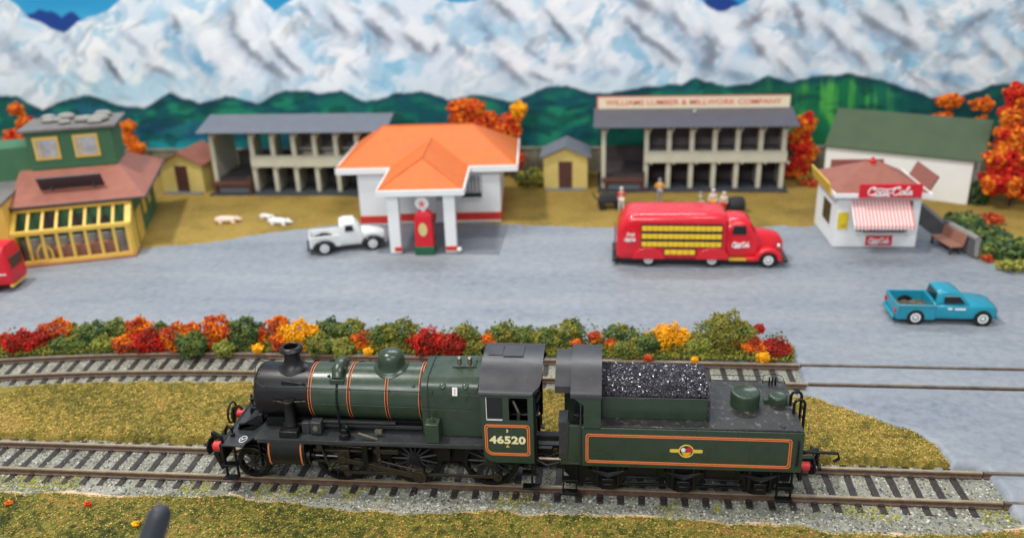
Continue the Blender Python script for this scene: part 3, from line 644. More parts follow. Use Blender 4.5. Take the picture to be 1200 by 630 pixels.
# motion
for s in (-1,1):
    mb=MB(); mb.tube([(-7.0,s*1.3,1.32),(-5.85,s*1.3,1.30)],.035); part(mb,'piston_rod',M['chrome'])
    mb=MB(); mb.box(-6.9,-5.0,s*1.28-.06,s*1.28+.06,1.50,1.58); mb.box(-6.9,-5.0,s*1.28-.06,s*1.28+.06,1.05,1.12); part(mb,'slide_bar',M['gear_steel'],bev=.01)
    mb=MB(); mb.box(-6.0,-5.55,s*1.3-.1,s*1.3+.1,1.0,1.62); mb.cyl((-5.78,s*1.4,1.28),(-5.78,s*1.47,1.28),.08); mb.box(-5.95,-5.6,s*1.42-.03,s*1.42+.03,.78,1.0); part(mb,'crosshead',M['gear_bronze'],bev=.03)
    mb=MB(); p0=Vector((-5.78,s*1.44,1.26)); p1=Vector((-3.02,s*1.44,.62)); d=(p1-p0).normalized(); u=Vector((-d.z,0,d.x))
    w0,w1=.08,.11; yy=.035
    q=[p0-u*w0,p1-u*w1,p1+u*w1,p0+u*w0]; mb.prism([(v.x,v.z) for v in q],'y',s*1.44-yy,s*1.44+yy)
    mb.cyl((p0.x,s*1.38,p0.z),(p0.x,s*1.49,p0.z),.15,seg=18); mb.cyl((p1.x,s*1.36,p1.z),(p1.x,s*1.5,p1.z),.24,seg=22); mb.cyl((p1.x,s*1.5,p1.z),(p1.x,s*1.54,p1.z),.1,seg=12)
    mb.box(p1.x-.15,p1.x+.15,s*1.43-.05,s*1.43+.05,p1.z-.1,p1.z+.38) if s<0 else None
    part(mb,'connecting_rod',M['gear_bronze'],bev=.01)
    mb=MB()
    zc=.62
    for xa,xb in ((-5.7,-3.02),(-3.02,-.22)): mb.box(xa,xb,s*1.28-.03,s*1.28+.03,zc-.06,zc+.06)
    for x in (-5.7,-3.02,-.22): mb.cyl((x,s*1.22,zc),(x,s*1.34,zc),.16,seg=18); mb.cyl((x,s*1.34,zc),(x,s*1.38,zc),.08,seg=12)
    part(mb,'coupling_rod',M['gear_steel'],bev=.01)
    mb=MB(); mb.box(-5.05,-4.85,s*1.25-.25,s*1.25+.2,1.0,2.1); mb.box(-5.3,-4.6,s*1.3-.04,s*1.3+.04,1.85,2.05); part(mb,'motion_bracket',M['gear_black'],bev=.02)
    mb=MB(); mb.tube([(-6.6,s*1.4,1.85),(-6.35,s*1.42,1.0),(-6.3,s*1.42,.85)],.045); mb.ball((-6.3,s*1.44,.85),.09,8,6); mb.tube([(-6.3,s*1.4,.87),(-5.8,s*1.4,.88)],.035)
    mb.tube([(-6.9,s*1.35,1.85),(-4.7,s*1.38,1.72)],.04); mb.box(-4.55,-4.4,s*1.38-.05,s*1.38+.05,1.2,2.05); mb.box(-4.65,-3.75,s*1.36-.04,s*1.36+.04,1.5,1.68); mb.tube([(-4.45,s*1.44,1.25),(-3.1,s*1.5,.95)],.035); mb.ball((-4.45,s*1.44,1.28),.09,8,6)
    mb.box(-6.75,-6.55,s*1.3-.1,s*1.3+.1,1.6,2.1)
    part(mb,'valve_gear',M['gear_bronze'],bev=.01)
# wheels
def wheel(parent,x,s,r,spokes,crank,y=.93):
    mb=MB(); N=40; yo=s*y; yi=s*(y-.24)
    prof=[(r-.15,.0),(r-.15,.22),(r-.01,.24),(r+.0,.04),(r-.03,.0)]
    # tyre ring
    vs=[];n=5
    ring=[(r-.15,0),(r,0),(r,.17),(r+.05,.19),(r+.05,.24),(r-.15,.24)]
    for k in range(N):
        t=2*PI*k/N
        for rr,dd in ring: vs.append((x+rr*math.cos(t),s*(y-dd),r+rr*math.sin(t)))
    q=len(ring); fs=[(k*q+i,k*q+(i+1)%q,((k+1)%N)*q+(i+1)%q,((k+1)%N)*q+i) for k in range(N) for i in range(q)]
    tyre=MB().add(vs,fs)
    for k in range(spokes):
        t=2*PI*(k+.5)/spokes; a=Vector((math.cos(t),0,math.sin(t))); mb.tube([(x+a.x*.15,s*(y-.06),r+a.z*.15),(x+a.x*(r-.13),s*(y-.08),r+a.z*(r-.13))],[.05,.034],6)
    mb.cyl((x,yi,r),(x,s*(y+.03),r),.2 if r>.8 else .14,seg=20); mb.cyl((x,s*(y+.03),r),(x,s*(y+.08),r),.09,seg=14)
    if crank: 
        cz=.62 ; mb.prism([(x-.14,r),(x-.11+crank,cz-.02),(x+.11+crank,cz-.02),(x+.14,r)],'y',s*(y-.05),s*(y+.06)); mb.cyl((x+crank,s*y,cz),(x+crank,s*1.3,cz),.09,seg=14)
        mb.prism([(x+(r-.17)*math.cos(t),r+(r-.17)*math.sin(t)) for t in np.linspace(math.radians(50),math.radians(130),9)]+[(x+(r-.36)*math.cos(t),r+(r-.36)*math.sin(t)) for t in np.linspace(math.radians(130),math.radians(50),9)],'y',s*(y-.12),s*(y-.02))
    w=part(mb,'wheel',M['wheel_black'],parent,smooth=40); part(tyre,'tyre',M['gear_black'],w,smooth=30); return w
for s in (-1,1):
    for x in (-.505,-3.305,-6.0): wheel(L,x,s,1.0,15,.285)
    wheel(L,-9.4,s,.62,10,0)
mb=MB()
for x,r in ((-.505,1.),(-3.305,1.),(-6.,1.),(-9.4,.62)): mb.cyl((x,-.7,r),(x,.7,r),.09)
part(mb,'axle',M['gear_black'])
for s in (-1,1):
    mb=MB(); mb.tube([(-9.4+.78*math.cos(t),s*1.15,.62+.80*math.sin(t)) for t in np.linspace(math.radians(40),math.radians(135),12)],.03); part(mb,'wheel_guard',M['gear_steel'])
    mb=MB(); mb.box(-8.95,-8.9,s*1.2-.1,s*1.2+.1,.7,1.8); part(mb,'guard_bracket',M['gear_black'])
# cab
CY=1.72
for s in (-1,1):
    mb=MB(); a,b=(s*CY,s*(CY-.05)) if s<0 else (s*(CY-.05),s*CY)
    X0,X1=-.64,1.14; w=[(-.47,.1),(.31,.95)]; zb,zt=3.24,4.12
    # outline pieces around two window openings
    mb.prism([(X0+.0,zb),(X0+.02,1.95),(X0+.09,1.72),(X0+.25,1.58),(X0+.45,1.54),(X1,1.54),(X1,zb)],'y',a,b)
    mb.box(X0,w[0][0],a,b,zb,zt); mb.box(w[0][1],w[1][0],a,b,zb,zt); mb.box(w[1][1],X1,a,b,zb,zt)
    mb.box(X0,X1,a,b,zt,4.28)
    cs=part(mb,'cab_side',M['loco_green'],smooth=0)
    mb=MB(); x0,x1,z0,z1=-.53,.99,1.86,3.06
    def rrect(x0,x1,z0,z1,r,n=5,big=None):
        P=[]
        for cxx,czz,a0,rr in ((x1-r,z1-r,0,r),(x0+r,z1-r,90,r),(x0+(big or r),z0+(big or r),180,big or r),(x1-r,z0+r,270,r)):
            for k in range(n+1): t=math.radians(a0+90*k/n); P.append((cxx+rr*math.cos(t),czz+rr*math.sin(t)))
        return P
    for ins in (0.,.062):
        P=rrect(x0+ins,x1-ins,z0+ins,z1-ins,.09,big=.26-ins*.6 if s<0 else None); mb.tube([(px,s*(CY+.004),pz) for px,pz in P],.026,4,True)
    part(mb,'lining',M['lining'],cs)
    mb=MB()
    if s<0:
        letter(mb,'46520',(.23,-CY-.004,2.47),.40,depth=.004,bold=.016,space=1.05,width=1.26)
        letter(mb,'3',(.23,-CY-.004,2.83),.15,depth=.004,bold=.006)
        part(mb,'number',M['cream'],cs,smooth=0)
        mb=MB(); mb.prism([(.16,2.17),(.3,2.17),(.23,2.28)],'y',-CY-.008,-CY-.002); part(mb,'route_mark',M['crest_gold'],cs,smooth=0)
    mb=MB(); y=s*(CY-.02)
    mb.box(-.47,-.45,y-.03,y+.03,zb,zt); mb.box(-.45,.08,y-.03,y+.03,zb,zb+.02); part(mb,'window_frame',M['crest_white'],cs,smooth=0)
    mb=MB(); mb.box(-.46,.1,y+s*-.03-.004,y+s*-.03+.004,zb,zt); part(mb,'window_pane',M['window_black'],cs,smooth=0)
mb=MB(); mb.prism([(-1.67,1.6),(1.67,1.6),(1.67,4.2),(1.3,4.6),(.7,4.85),(-.7,4.85),(-1.3,4.6),(-1.67,4.2)],'x',-.62,-.57); part(mb,'cab_front',M['loco_green_dark'],smooth=0)
mb=MB(); mb.box(-.57,1.1,-1.66,1.66,1.95,2.05); mb.box(-.55,-.1,-1.0,1.0,2.05,4.0); mb.box(-.5,.6,-1.55,-1.15,2.05,2.7); part(mb,'cab_floor',M['gear_black'],bev=.03)
mb=MB()
for k in range(9):
    y=-1.3+.3*k; mb.tube([(-.05,y,3.9),(.05+.1*(k%3),y,3.6),(.1,y+.1,3.0),(.02,y,2.6)],.04)
for k in range(4): mb.cyl((-.05,-.8+.5*k,3.6),(.02,-.8+.5*k,3.6),.13)
mb.tube([(.55,-1.35,2.7),(.6,-1.3,3.3),(.4,-1.25,3.75)],.06); part(mb,'backhead_fittings',M['valve_metal'])
def roofarc(w=1.76,n=16,z0=4.27,z1=4.93):
    P=[]
    for i in range(n+1):
        t=PI*i/n; y=-w*math.cos(t); z=z0+(z1-z0)*math.sin(t)**.8; P.append((y,z))
    return P
RA=[(-1.76,4.26),(-1.7,4.36),(-1.55,4.5),(-1.3,4.66),(-1.0,4.8),(-.7,4.9),(-.4,4.95),(0,4.965)]; RA=RA+[(-y,z) for y,z in RA[-2::-1]]
def roof_shell(x0,x1,th=.05,P=RA,x1low=None):
    mb=MB(); n=len(P); vs=[]
    for xx in (0,1):
        for dz in (0,-th):
            for (y,z) in P:
                x=x0 if xx==0 else (x1 if (x1low is None or z>4.55) else x1low+(x1-x1low)*max(0,(z-4.3)/.25))
                vs.append((x,y,z+dz))
    fs=[]
    for i in range(n-1):
        fs+=[(i,i+1,2*n+i+1,2*n+i),(n+i,n+i+1,3*n+i+1,3*n+i),(i,i+1,n+i+1,n+i),(2*n+i,2*n+i+1,3*n+i+1,3*n+i)]
    fs+=[(0,n,3*n,2*n),(n-1,2*n-1,4*n-1,3*n-1)]
    return mb.add(vs,fs)
rf=part(roof_shell(-.7,1.42,x1low=1.08),'cab_roof',M['roof_black'],smooth=35)
mb=MB(); mb.M=Matrix.Translation((0,0,0))
mb.add([(-.52,-.25,4.985),(-.02,-.25,4.985),(-.02,.45,4.975),(-.52,.45,4.975),(-.52,-.25,4.94),(-.02,-.25,4.94),(-.02,.45,4.93),(-.52,.45,4.93)],[(0,1,2,3),(4,5,6,7),(0,1,5,4),(1,2,6,5),(2,3,7,6),(3,0,4,7)])
mb.add([(.02,-.35,5.0),(.72,-.35,5.0),(.72,.45,4.99),(.02,.45,4.99),(.02,-.35,4.93),(.72,-.35,4.93),(.72,.45,4.93),(.02,.45,4.93)],[(0,1,2,3),(4,5,6,7),(0,1,5,4),(1,2,6,5),(2,3,7,6),(3,0,4,7)])
part(mb,'roof_vent',M['roof_black'],rf,smooth=0,bev=.01)
mb=MB(); mb.tube([(-.7,-1.775,4.27),(1.1,-1.775,4.27)],.022,6); part(mb,'gutter',M['roof_black'],rf)
for s in (-1,1):
    mb=MB(); mb.tube([(1.2,s*1.62,1.5),(1.2,s*1.62,4.1)],.03); mb.tube([(1.14,s*1.66,1.0),(1.16,s*1.66,4.2)],.045); mb.tube([(1.1,s*1.6,4.15),(1.3,s*1.5,4.35),(1.36,s*1.45,4.15),(1.25,s*1.55,3.9)],.06); mb.box(1.0,1.12,s*1.6-.05,s*1.6+.05,4.0,4.3)
    part(mb,'cab_handrail',M['gear_black'])
    mb=MB(); mb.box(1.0,1.06,s*1.5-.1,s*1.5+.1,.4,1.6); mb.box(.7,1.3,s*1.52-.18,s*1.52+.14,.42,.48); mb.box(.7,1.3,s*1.52-.18,s*1.52+.14,1.0,1.06); part(mb,'cab_step',M['gear_black'],bev=.01)
mb=MB(); mb.box(1.05,2.35,-.3,.3,1.25,1.38); mb.box(1.05,2.2,-1.0,-.7,2.0,2.22); mb.tube([(1.0,-.9,1.2),(1.5,-.95,.95),(2.2,-.9,1.1)],.05); mb.tube([(1.0,-.5,1.3),(1.6,-.5,1.05),(2.2,-.5,1.3)],.04); mb.box(.9,1.7,-.5,.5,1.1,1.35); part(mb,'drawbar',M['gear_black'],bev=.02)

# ------------------------------------------------------------------ tender
T=thing('coal_tender','green coal tender with lion crest and orange lined side panel behind the engine','tender',(6.2,0,0))
def tp(mb,name,m,parent=T,**k): return mb.build(name,m,parent,world=True,**k)
mb=MB(); mb.box(2.78,10.14,-1.72,1.72,1.5,3.06); tb=tp(mb,'tank',M['loco_green'],bev=.035,seg=3)
mb=MB(); mb.box(2.05,2.8,-1.62,-1.5,1.5,3.05); mb.box(2.05,2.8,1.5,1.62,1.5,3.05); mb.box(2.7,2.78,-1.6,1.6,1.5,3.3); mb.box(2.05,2.8,-1.6,1.6,1.45,1.55); tp(mb,'front_locker',M['loco_green'],bev=.02)
mb=MB(); mb.prism([(2.0,1.75),(2.28,1.72),(2.34,3.2),(2.0,3.2)],'y',-1.70,-1.64); mb.box(1.98,2.3,-1.68,-.9,3.02,3.22); mb.tube([(2.28,-1.68,1.6),(2.72,-1.74,1.6),(2.74,-1.76,3.0),(2.74,-1.76,4.0)],.022); tp(mb,'fall_plate',M['plate_grey'],bev=.01)
mb=MB(); mb.box(2.8,10.1,-1.68,1.68,3.055,3.10); mb.box(7.0,7.08,-1.2,1.2,3.1,3.9); mb.tube([(3.45,-1.66,3.09),(10.0,-1.66,3.09)],.035); mb.tube([(3.45,1.66,3.09),(10.0,1.66,3.09)],.035)
mb.box(9.4,9.55,-1.5,-1.3,3.1,3.14)
tt=tp(mb,'tank_top',M['tank_top'],bev=.01,seg=1)
# lining and crest
mb=MB()
for ins in (0.,.062):
    P=rrect(2.93+ins,9.74-ins,1.68+ins,2.80-ins,.09); mb.tube([(px,-1.724,pz) for px,pz in P],.024,4,True); mb.tube([(px,1.724,pz) for px,pz in P],.024,4,True)
tp(mb,'lining',M['lining'],tb)
mb=MB(); cx,cz=6.30,2.24
mb.cur=0
P=rrect(cx-.55,cx+.55,cz-.065,cz+.065,.05); mb.prism(P,'y',-1.728,-1.716)
mb.tube([(cx+.235*math.cos(t),-1.73,cz+.235*math.sin(t)) for t in np.linspace(0,2*PI,32,endpoint=False)],.024,6,True)
mb.cur=1; mb.prism([(cx+.225*math.cos(t),cz+.225*math.sin(t)) for t in np.linspace(0,2*PI,28,endpoint=False)],'y',-1.732,-1.72)
mb.cur=2; mb.prism([(cx-.1+.08*math.cos(t),cz+.05+.08*math.sin(t)) for t in np.linspace(0,2*PI,18,endpoint=False)],'y',-1.738,-1.726)
mb.cur=3; mb.prism([(cx-.02,cz),(cx+.0,cz+.12),(cx+.08,cz+.18),(cx+.15,cz+.14),(cx+.2,cz+.05),(cx+.2,cz-.03),(cx+.12,cz-.01),(cx+.08,cz-.05),(cx+.04,cz+.0)],'y',-1.736,-1.726)
mb.cur=4; mb.prism([(cx-.16,cz-.05),(cx-.1,cz-.16),(cx,cz-.21),(cx+.1,cz-.17),(cx+.17,cz-.06),(cx+.08,cz-.03),(cx,cz-.055),(cx-.08,cz-.03)],'y',-1.736,-1.726)
tp(mb,'crest',[M['crest_yellow'],M['loco_green_dark'],M['crest_white'],M['crest_red'],M['crest_gold']],tb,smooth=0)
for x in (4.1,5.05,7.3,8.4):
    mb=MB(); mb.box(x-.008,x+.008,-1.726,-1.718,1.78,2.7); tp(mb,'plate_seam',M['loco_green'],tb)
mb=MB(); mb.tube([(9.95,-1.75,1.8),(9.97,-1.78,1.85),(9.97,-1.78,2.7),(9.95,-1.75,2.75)],.03); tp(mb,'handrail',M['gear_black'])
# bunker
mb=MB(); mb.box(3.42,7.04,-1.16,-1.1,3.1,3.90); mb.box(3.42,7.04,1.1,1.16,3.1,3.90); mb.box(6.98,7.05,-1.1,1.1,3.1,3.92); bk=tp(mb,'bunker',M['loco_green'],bev=.012,seg=1)
mb=MB(); arc=[(-1.14,3.90),(-1.1,4.0),(-.95,4.13),(-.6,4.24),(-.2,4.28),(.2,4.28),(.6,4.24),(.95,4.13),(1.1,4.0),(1.14,3.9)]; mb.prism(arc,'x',6.98,7.05); tp(mb,'bunker_end',M['loco_black'],bk,bev=.01)
mb=MB(); mb.tube([(3.42,-1.15,3.91),(7.04,-1.15,3.91)],.02,6); mb.tube([(3.42,1.15,3.91),(7.04,1.15,3.91)],.025,6); mb.box(3.44,3.5,-1.22,-1.16,3.1,3.9); tp(mb,'bunker_rim',M['plate_grey'],bk)
# coal: domed heap covered with angular shiny lumps
def coalz(x,y): 
    e=np.clip((1.13-np.abs(y))/.35,0,1); q=3.86+.42*np.sqrt(np.clip(1-(y/1.25)**2,0,1))*(.6+.4*e); 
    q=q-.0*x; q=q-.25*sstep(6.75,7.0,x)*0
    return q+.05*(fbm(x*3,y*3,55,3)-.5)
X,Y,F=grid(3.40,7.0,.05,-1.1,1.1,.05); V=[np.stack([X,Y,coalz(X,Y)-.03],-1).reshape(-1,3)]
n=5200; x=RNG.uniform(3.4,6.98,n); y=RNG.uniform(-1.1,1.1,n); z=coalz(x,y)
o8=np.array([(-1,-1,-1),(1,-1,-1),(1,1,-1),(-1,1,-1),(-1,-1,1),(1,-1,1),(1,1,1),(-1,1,1)],float); f8=np.array([(0,3,2,1),(4,5,6,7),(0,1,5,4),(1,2,6,5),(2,3,7,6),(3,0,4,7)])
P=o8[None]*RNG.uniform(.45,1.15,(n,8,3)); qn=RNG.normal(size=(n,4)); qn/=np.linalg.norm(qn,axis=1,keepdims=True); w,a,b,c=qn.T
Rm=np.stack([1-2*(b*b+c*c),2*(a*b-w*c),2*(a*c+w*b),2*(a*b+w*c),1-2*(a*a+c*c),2*(b*c-w*a),2*(a*c-w*b),2*(b*c+w*a),1-2*(a*a+b*b)],-1).reshape(n,3,3)
P=np.einsum('nij,nkj->nki',Rm,P)*RNG.uniform(.03,.05,n)[:,None,None]+np.stack([x,y,z],-1)[:,None,:]
V.append(P.reshape(-1,3)); Fc=(f8[None]+8*np.arange(n)[:,None,None]).reshape(-1,4)+len(V[0])
mc=mat('coal',(60,57,63),.2,var=.75,scale=20.,spec=1.,metal=.4)
VV=np.concatenate(V)-np.array([6.2,0,0]); cl=npmesh('coal_load',VV,np.concatenate([F,Fc]),mc,T); cl['label']='glittering heap of fine black coal'
# tender cab roof and sides
for s in (-1,1):
    a,b=sorted((s*1.72,s*1.66)); mb=MB(); mb.prism([(2.84,3.0),(3.42,3.0),(3.42,4.24),(2.84,4.24)],'y',a,b)
    mb.prism([(2.84,3.9),(2.84,4.24),(2.45,4.24),(2.70,4.0)],'y',a,b); tp(mb,'cab_side',M['loco_green'],smooth=0)
RT=[(-1.75,4.22)]+[p for p in RA[1:-1]]+[(1.75,4.22)]
mb=roof_shell(2.40,3.44,P=RT); rt=tp(mb,'cab_roof',M['roof_black'],smooth=35)
R2=[(y*.86,z-.1) for y,z in RA if abs(y)<1.6]; R2=[(-1.36,4.2)]+R2+[(1.36,4.2)]
tp(roof_shell(1.86,2.42,P=R2),'roof_flap',M['roof_black'],rt,smooth=35)
mb=MB(); mb.prism([(-1.66,3.0),(1.66,3.0),(1.66,4.2),(1.3,4.58),(.7,4.82),(-.7,4.82),(-1.3,4.58),(-1.66,4.2)],'x',3.36,3.41); mb.box(2.5,3.3,-1.5,1.5,3.0,3.4); mb.tube([(2.5,-1.55,3.2),(2.75,-1.6,3.5),(2.85,-1.6,4.1)],.05); mb.tube([(2.4,-1.5,3.1),(2.6,-1.5,3.3),(2.75,-1.5,3.1)],.06); tp(mb,'cab_back',M['gear_black'],bev=.02)
# fillers, dome, rail, ladder
mb=MB(); mb.lathe([(.5,0),(.5,.46),(.485,.52),(.44,.55),(.4,.545),(.38,.525),(.01,.52)],(8.42,0,3.09),seg=48); tp(mb,'water_filler',M['loco_green'],smooth=50)
mb=MB(); mb.lathe([(.33,0),(.33,.24),(.31,.3),(.26,.325),(.2,.31),(.01,.3)],(9.58,.18,3.09),seg=36); mb.box(9.1,9.35,.1,.35,3.1,3.22); tp(mb,'tank_dome',M['loco_green'],smooth=50)
mb=MB(); mb.tube([(7.4,1.55,3.1),(7.42,1.55,3.38),(9.3,1.55,3.38)],.014,6); mb.tube([(9.3,1.55,3.1),(9.3,1.55,3.42),(9.7,1.5,3.5),(9.95,1.4,3.45),(10.05,1.3,3.2)],.016,6)
for q in (9.5,9.6,9.72): mb.tube([(q,1.4,3.1),(q,1.4,3.4)],.03)
tp(mb,'top_rail',M['gear_black'])
for y in (-.55,.0):
    mb=MB(); pts=[(9.98,y,3.1),(9.98,y,3.45)]+[(10.16+.18*math.cos(t),y,3.45+.2*math.sin(t)) for t in np.linspace(PI,0,9)]+[(10.34,y,2.6),(10.3,y,1.5)]
    mb.tube(pts,.05,8); lad=tp(mb,'ladder',M['gear_black'])
    if y==0.:
        mb=MB()
        for z in (1.8,2.15,2.5,2.85,3.2): mb.tube([(10.33,-.55,z),(10.33,0,z)],.025)
        tp(mb,'rung',M['gear_black'],lad)
# underframe
mb=MB(); mb.box(2.1,10.1,-1.45,1.45,1.38,1.49); 
for s in (-1,1):
    y0,y1=sorted((s*1.22,s*1.3)); mb.prism([(2.15,1.4),(2.15,1.0),(2.5,.55),(2.8,.55),(3.05,.8),(3.15,.5),(4.15,.5),(4.3,.85),(5.7,.85),(5.8,.5),(6.75,.5),(6.9,.85),(8.3,.85),(8.4,.5),(9.35,.5),(9.5,.85),(9.9,.85),(9.95,1.4)],'y',y0,y1)
    mb.box(2.2,10.0,s*1.2-.04,s*1.2+.04,.42,.5)
tp(mb,'underframe',M['gear_black'],bev=.015)
for s in (-1,1):
    for x in (3.68,6.28,8.88):
        mb=MB(); mb.box(x-.22,x+.22,s*1.42-.12,s*1.42+.12,.42,.86); mb.box(x-.16,x+.16,s*1.54-.06,s*1.54+.06,.48,.7); mb.box(x-.42,x-.3,s*1.36-.08,s*1.36+.08,.5,1.35); mb.box(x+.3,x+.42,s*1.36-.08,s*1.36+.08,.5,1.35)
        ab=tp(mb,'axlebox',M['gear_black'],bev=.025)
        mb=MB()
        for i in range(4): mb.tube([(x-.62+i*.12,s*1.45,1.17-.06*i),(x,s*1.45,1.05-.06*i),(x+.62-i*.12,s*1.45,1.17-.06*i)],.03,6)
        mb.cyl((x-.62,s*1.38,1.2),(x-.62,s*1.52,1.2),.06); mb.cyl((x+.62,s*1.38,1.2),(x+.62,s*1.52,1.2),.06); tp(mb,'leaf_spring',M['gear_black'],ab)
        wheel(T,x,s,.56,10,0,y=.95)
mb=MB()
for x in (3.68,6.28,8.88): mb.cyl((x,-.9,.56),(x,.9,.56),.09)
tp(mb,'axle',M['gear_black'])
for s in (-1,1):
    for x0 in (2.1,9.42):
        mb=MB(); mb.box(x0,x0+.05,s*1.55-.08,s*1.55+.08,.3,1.4); mb.box(x0+.46,x0+.51,s*1.55-.08,s*1.55+.08,.3,1.4); mb.box(x0-.02,x0+.55,s*1.6-.15,s*1.6+.12,.28,.38); mb.box(x0-.02,x0+.55,s*1.6-.15,s*1.6+.12,.85,.92); tp(mb,'step',M['gear_black'],bev=.01)
mb=MB()
for x,t in ((4.85,0),(7.55,1)): mb.box(x-.5,x+.5,-1.38,-1.32,.95,1.3); mb.tube([(x-.6,-1.42,.7),(x+.6,-1.42,.72)],.03); mb.ball((x-.1,-1.4,.5),.07,8,6)
mb.tube([(4.3,-1.42,.92),(5.5,-1.42,.9)],.03); mb.tube([(7.0,-1.42,.9),(8.2,-1.42,.92)],.03); tp(mb,'brake_rigging',M['gear_black'],bev=.01)
mb=MB(); mb.box(10.1,10.22,-1.6,1.6,1.1,1.55); tp(mb,'buffer_beam',M['gear_black'],bev=.02)
for s in (-1,1):
    mb=MB().cyl((10.2,s*1.12,1.38),(10.55,s*1.12,1.38),.17,.15,20); b=tp(mb,'buffer_shank',M['buffer_red'],bev=.01)
    mb=MB(); mb.cyl((10.52,s*1.12,1.38),(10.66,s*1.12,1.38),.07); mb.cyl((10.66,s*1.12,1.38),(10.72,s*1.12,1.38),.28,.26,24); tp(mb,'buffer_head',M['gear_black'],b)
mb=MB(); mb.box(10.2,11.1,-.1,.1,.85,1.0); mb.tube([(10.3,-.75,1.55),(10.4,-.8,1.75),(11.55,-.8,1.72),(11.6,-.8,1.5),(11.42,-.8,1.38)],.06); mb.tube([(10.3,-.6,1.5),(10.9,-.6,1.75),(10.95,-.6,1.1)],.07); mb.box(11.0,11.1,-.7,.7,.9,1.02); mb.tube([(10.9,-.8,1.7),(10.9,-.5,1.2),(10.8,-.4,.6)],.07); tp(mb,'coupling',M['gear_black'],bev=.01)
# ------------------------------------------------------------------ buildings (own frames, front facing the road = -y)
def two_storey(label,loc,sign,open_bays):
    t=thing('lumber_shed',label,'building',loc,0,'long two storey timber sheds at the back')
    Lx=13.15; P=[0,3.15]+[3.15+1.65*i for i in range(1,7)]
    mb=MB(); mb.box(-.4,Lx+.3,-1.0,4.6,-.05,.14); mb.build('base',M['slate_base'],t,bev=.03)
    for i,x in enumerate(P):
        mb=MB(); 
        if i==0: mb.box(x-.16,x+.16,-.16,.16,.1,4.85)
        else: mb.box(x-.17,x+.17,-.16,.16,.1,4.85); 
        if i>0: mb.box(x-.05,x+.05,.16,1.8,2.4,4.9); mb.box(x-.05,x+.05,.16,2.2,.1,2.2)
        mb.prism([(x+.16,4.2),(x+.5,4.8),(x+.36,4.85),(x+.16,4.5)],'y',-.1,.1)
        mb.build('post',M['cream_timber'],t,bev=.02,seg=1)
    mb=MB(); mb.box(3.0,Lx+.16,-.3,-.17,2.1,2.86); mb.box(3.0,Lx+.16,-.34,.1,2.86,2.93)
    for x in P[1:]: mb.box(x+.3,x+.45,-.36,-.3,2.0,2.2)
    mb.build('balcony_front',M['cream_timber'],t,bev=.015,seg=1)
    mb=MB(); mb.box(3.1,Lx,-.2,2.3,2.2,2.34); mb.box(0.1,3.1,.2,4.3,.14,1.1); mb.build('deck',M['dark_board'],t)
    mb=MB(); x0=P[1+open_bays]; 
    for i in range(open_bays,6):
        a=P[1+i]; 
        for k in range(4): mb.box(a+.06+k*.39,a+.43+k*.39,1.7+.02*(k%2),1.8,2.3,4.95)
    mb.build('upper_wall',M['grey_board'],t)
    mb=MB()
    for i in range(open_bays,6): a=P[1+i]; mb.box(a+.1,a+1.5,1.0,1.08,3.15,3.27); mb.box(a+.15,a+1.45,1.2,1.6,2.34,2.9)
    mb.build('shelf',M['cream_timber'] if sign is None else M['grey_board'],t)
    mb=MB(); mb.box(3.1,Lx,2.2,2.3,.1,2.3); mb.box(0.1,3.1,4.2,4.3,1.1,2.3); mb.box(3.1,Lx,4.4,4.5,.1,2.2); mb.build('lower_wall',M['dark_board'],t)
    if sign is None:
        mb=MB(); 
        for k in range(8): mb.box(-.1+.02*(k%2),.0,.2+k*.5,.66+k*.5,.2,4.9)
        mb.build('end_wall',M['cream_timber'],t)
    mb=MB(); mb.box(-.1,3.05,-1.0,-.35,.78,1.02); mb.box(.1,.3,-.9,-.5,.14,.8); mb.box(2.8,3.0,-.9,-.5,.14,.8); mb.box(2.9,3.05,-.95,-.8,.9,1.6); mb.build('bench',M['brown_wood'],t,bev=.02)
    mb=MB(); mb.box(.35,2.75,-.7,-.6,.2,.6); mb.build('riser',M['grey_roof'],t)
    mb=MB(); zf,zr=4.86,5.62
    mb.prism([(-.95,zf),(-.95,zf+.08),(2.1,zr+.08),(4.9,zf+.15),(4.9,zf+.07),(2.1,zr)],'x',-.75,Lx+.75); mb.build('roof',M['grey_roof'] if sign is None else M['grey_roof_dark'],t,bev=.02)
    mb=MB()
    for x in P: mb.box(x-.06,x+.06,-.8,4.6,4.72,4.84)
    mb.build('rafter',M['dark_board'],t)
    if sign:
        mb=MB(); mb.box(-.5,Lx+.5,2.02,2.12,zr+.05,6.56); sb=mb.build('sign_board',M['sign_cream'],t,smooth=0)
        mb=MB(); letter(mb,sign,(Lx/2,2.01,6.14),.54,depth=.01,bold=.008,width=Lx-.2); mb.build('sign_letters',M['sign_red'],sb,smooth=0)
        mb=MB(); mb.box(-.54,-.44,1.98,2.16,zr+.05,6.6); mb.box(-.5,Lx+.5,1.99,2.14,6.56,6.6); mb.build('sign_edge',M['sign_red'],sb)
        mb=MB(); mb.ball((Lx/2+.1,1.2,5.6),.13,10,8); mb.build('roof_lamp',M['cream_timber'],t)
    return t
two_storey('grey roofed two storey timber shed without a sign left of the filling station',(-26.4,35.5,0),None,2)
two_storey('two storey timber shed with a cream sign board on its roof behind the red truck',(3.5,36.4,0),'WILLIAMS LUMBER & MILLWORK COMPANY',0)

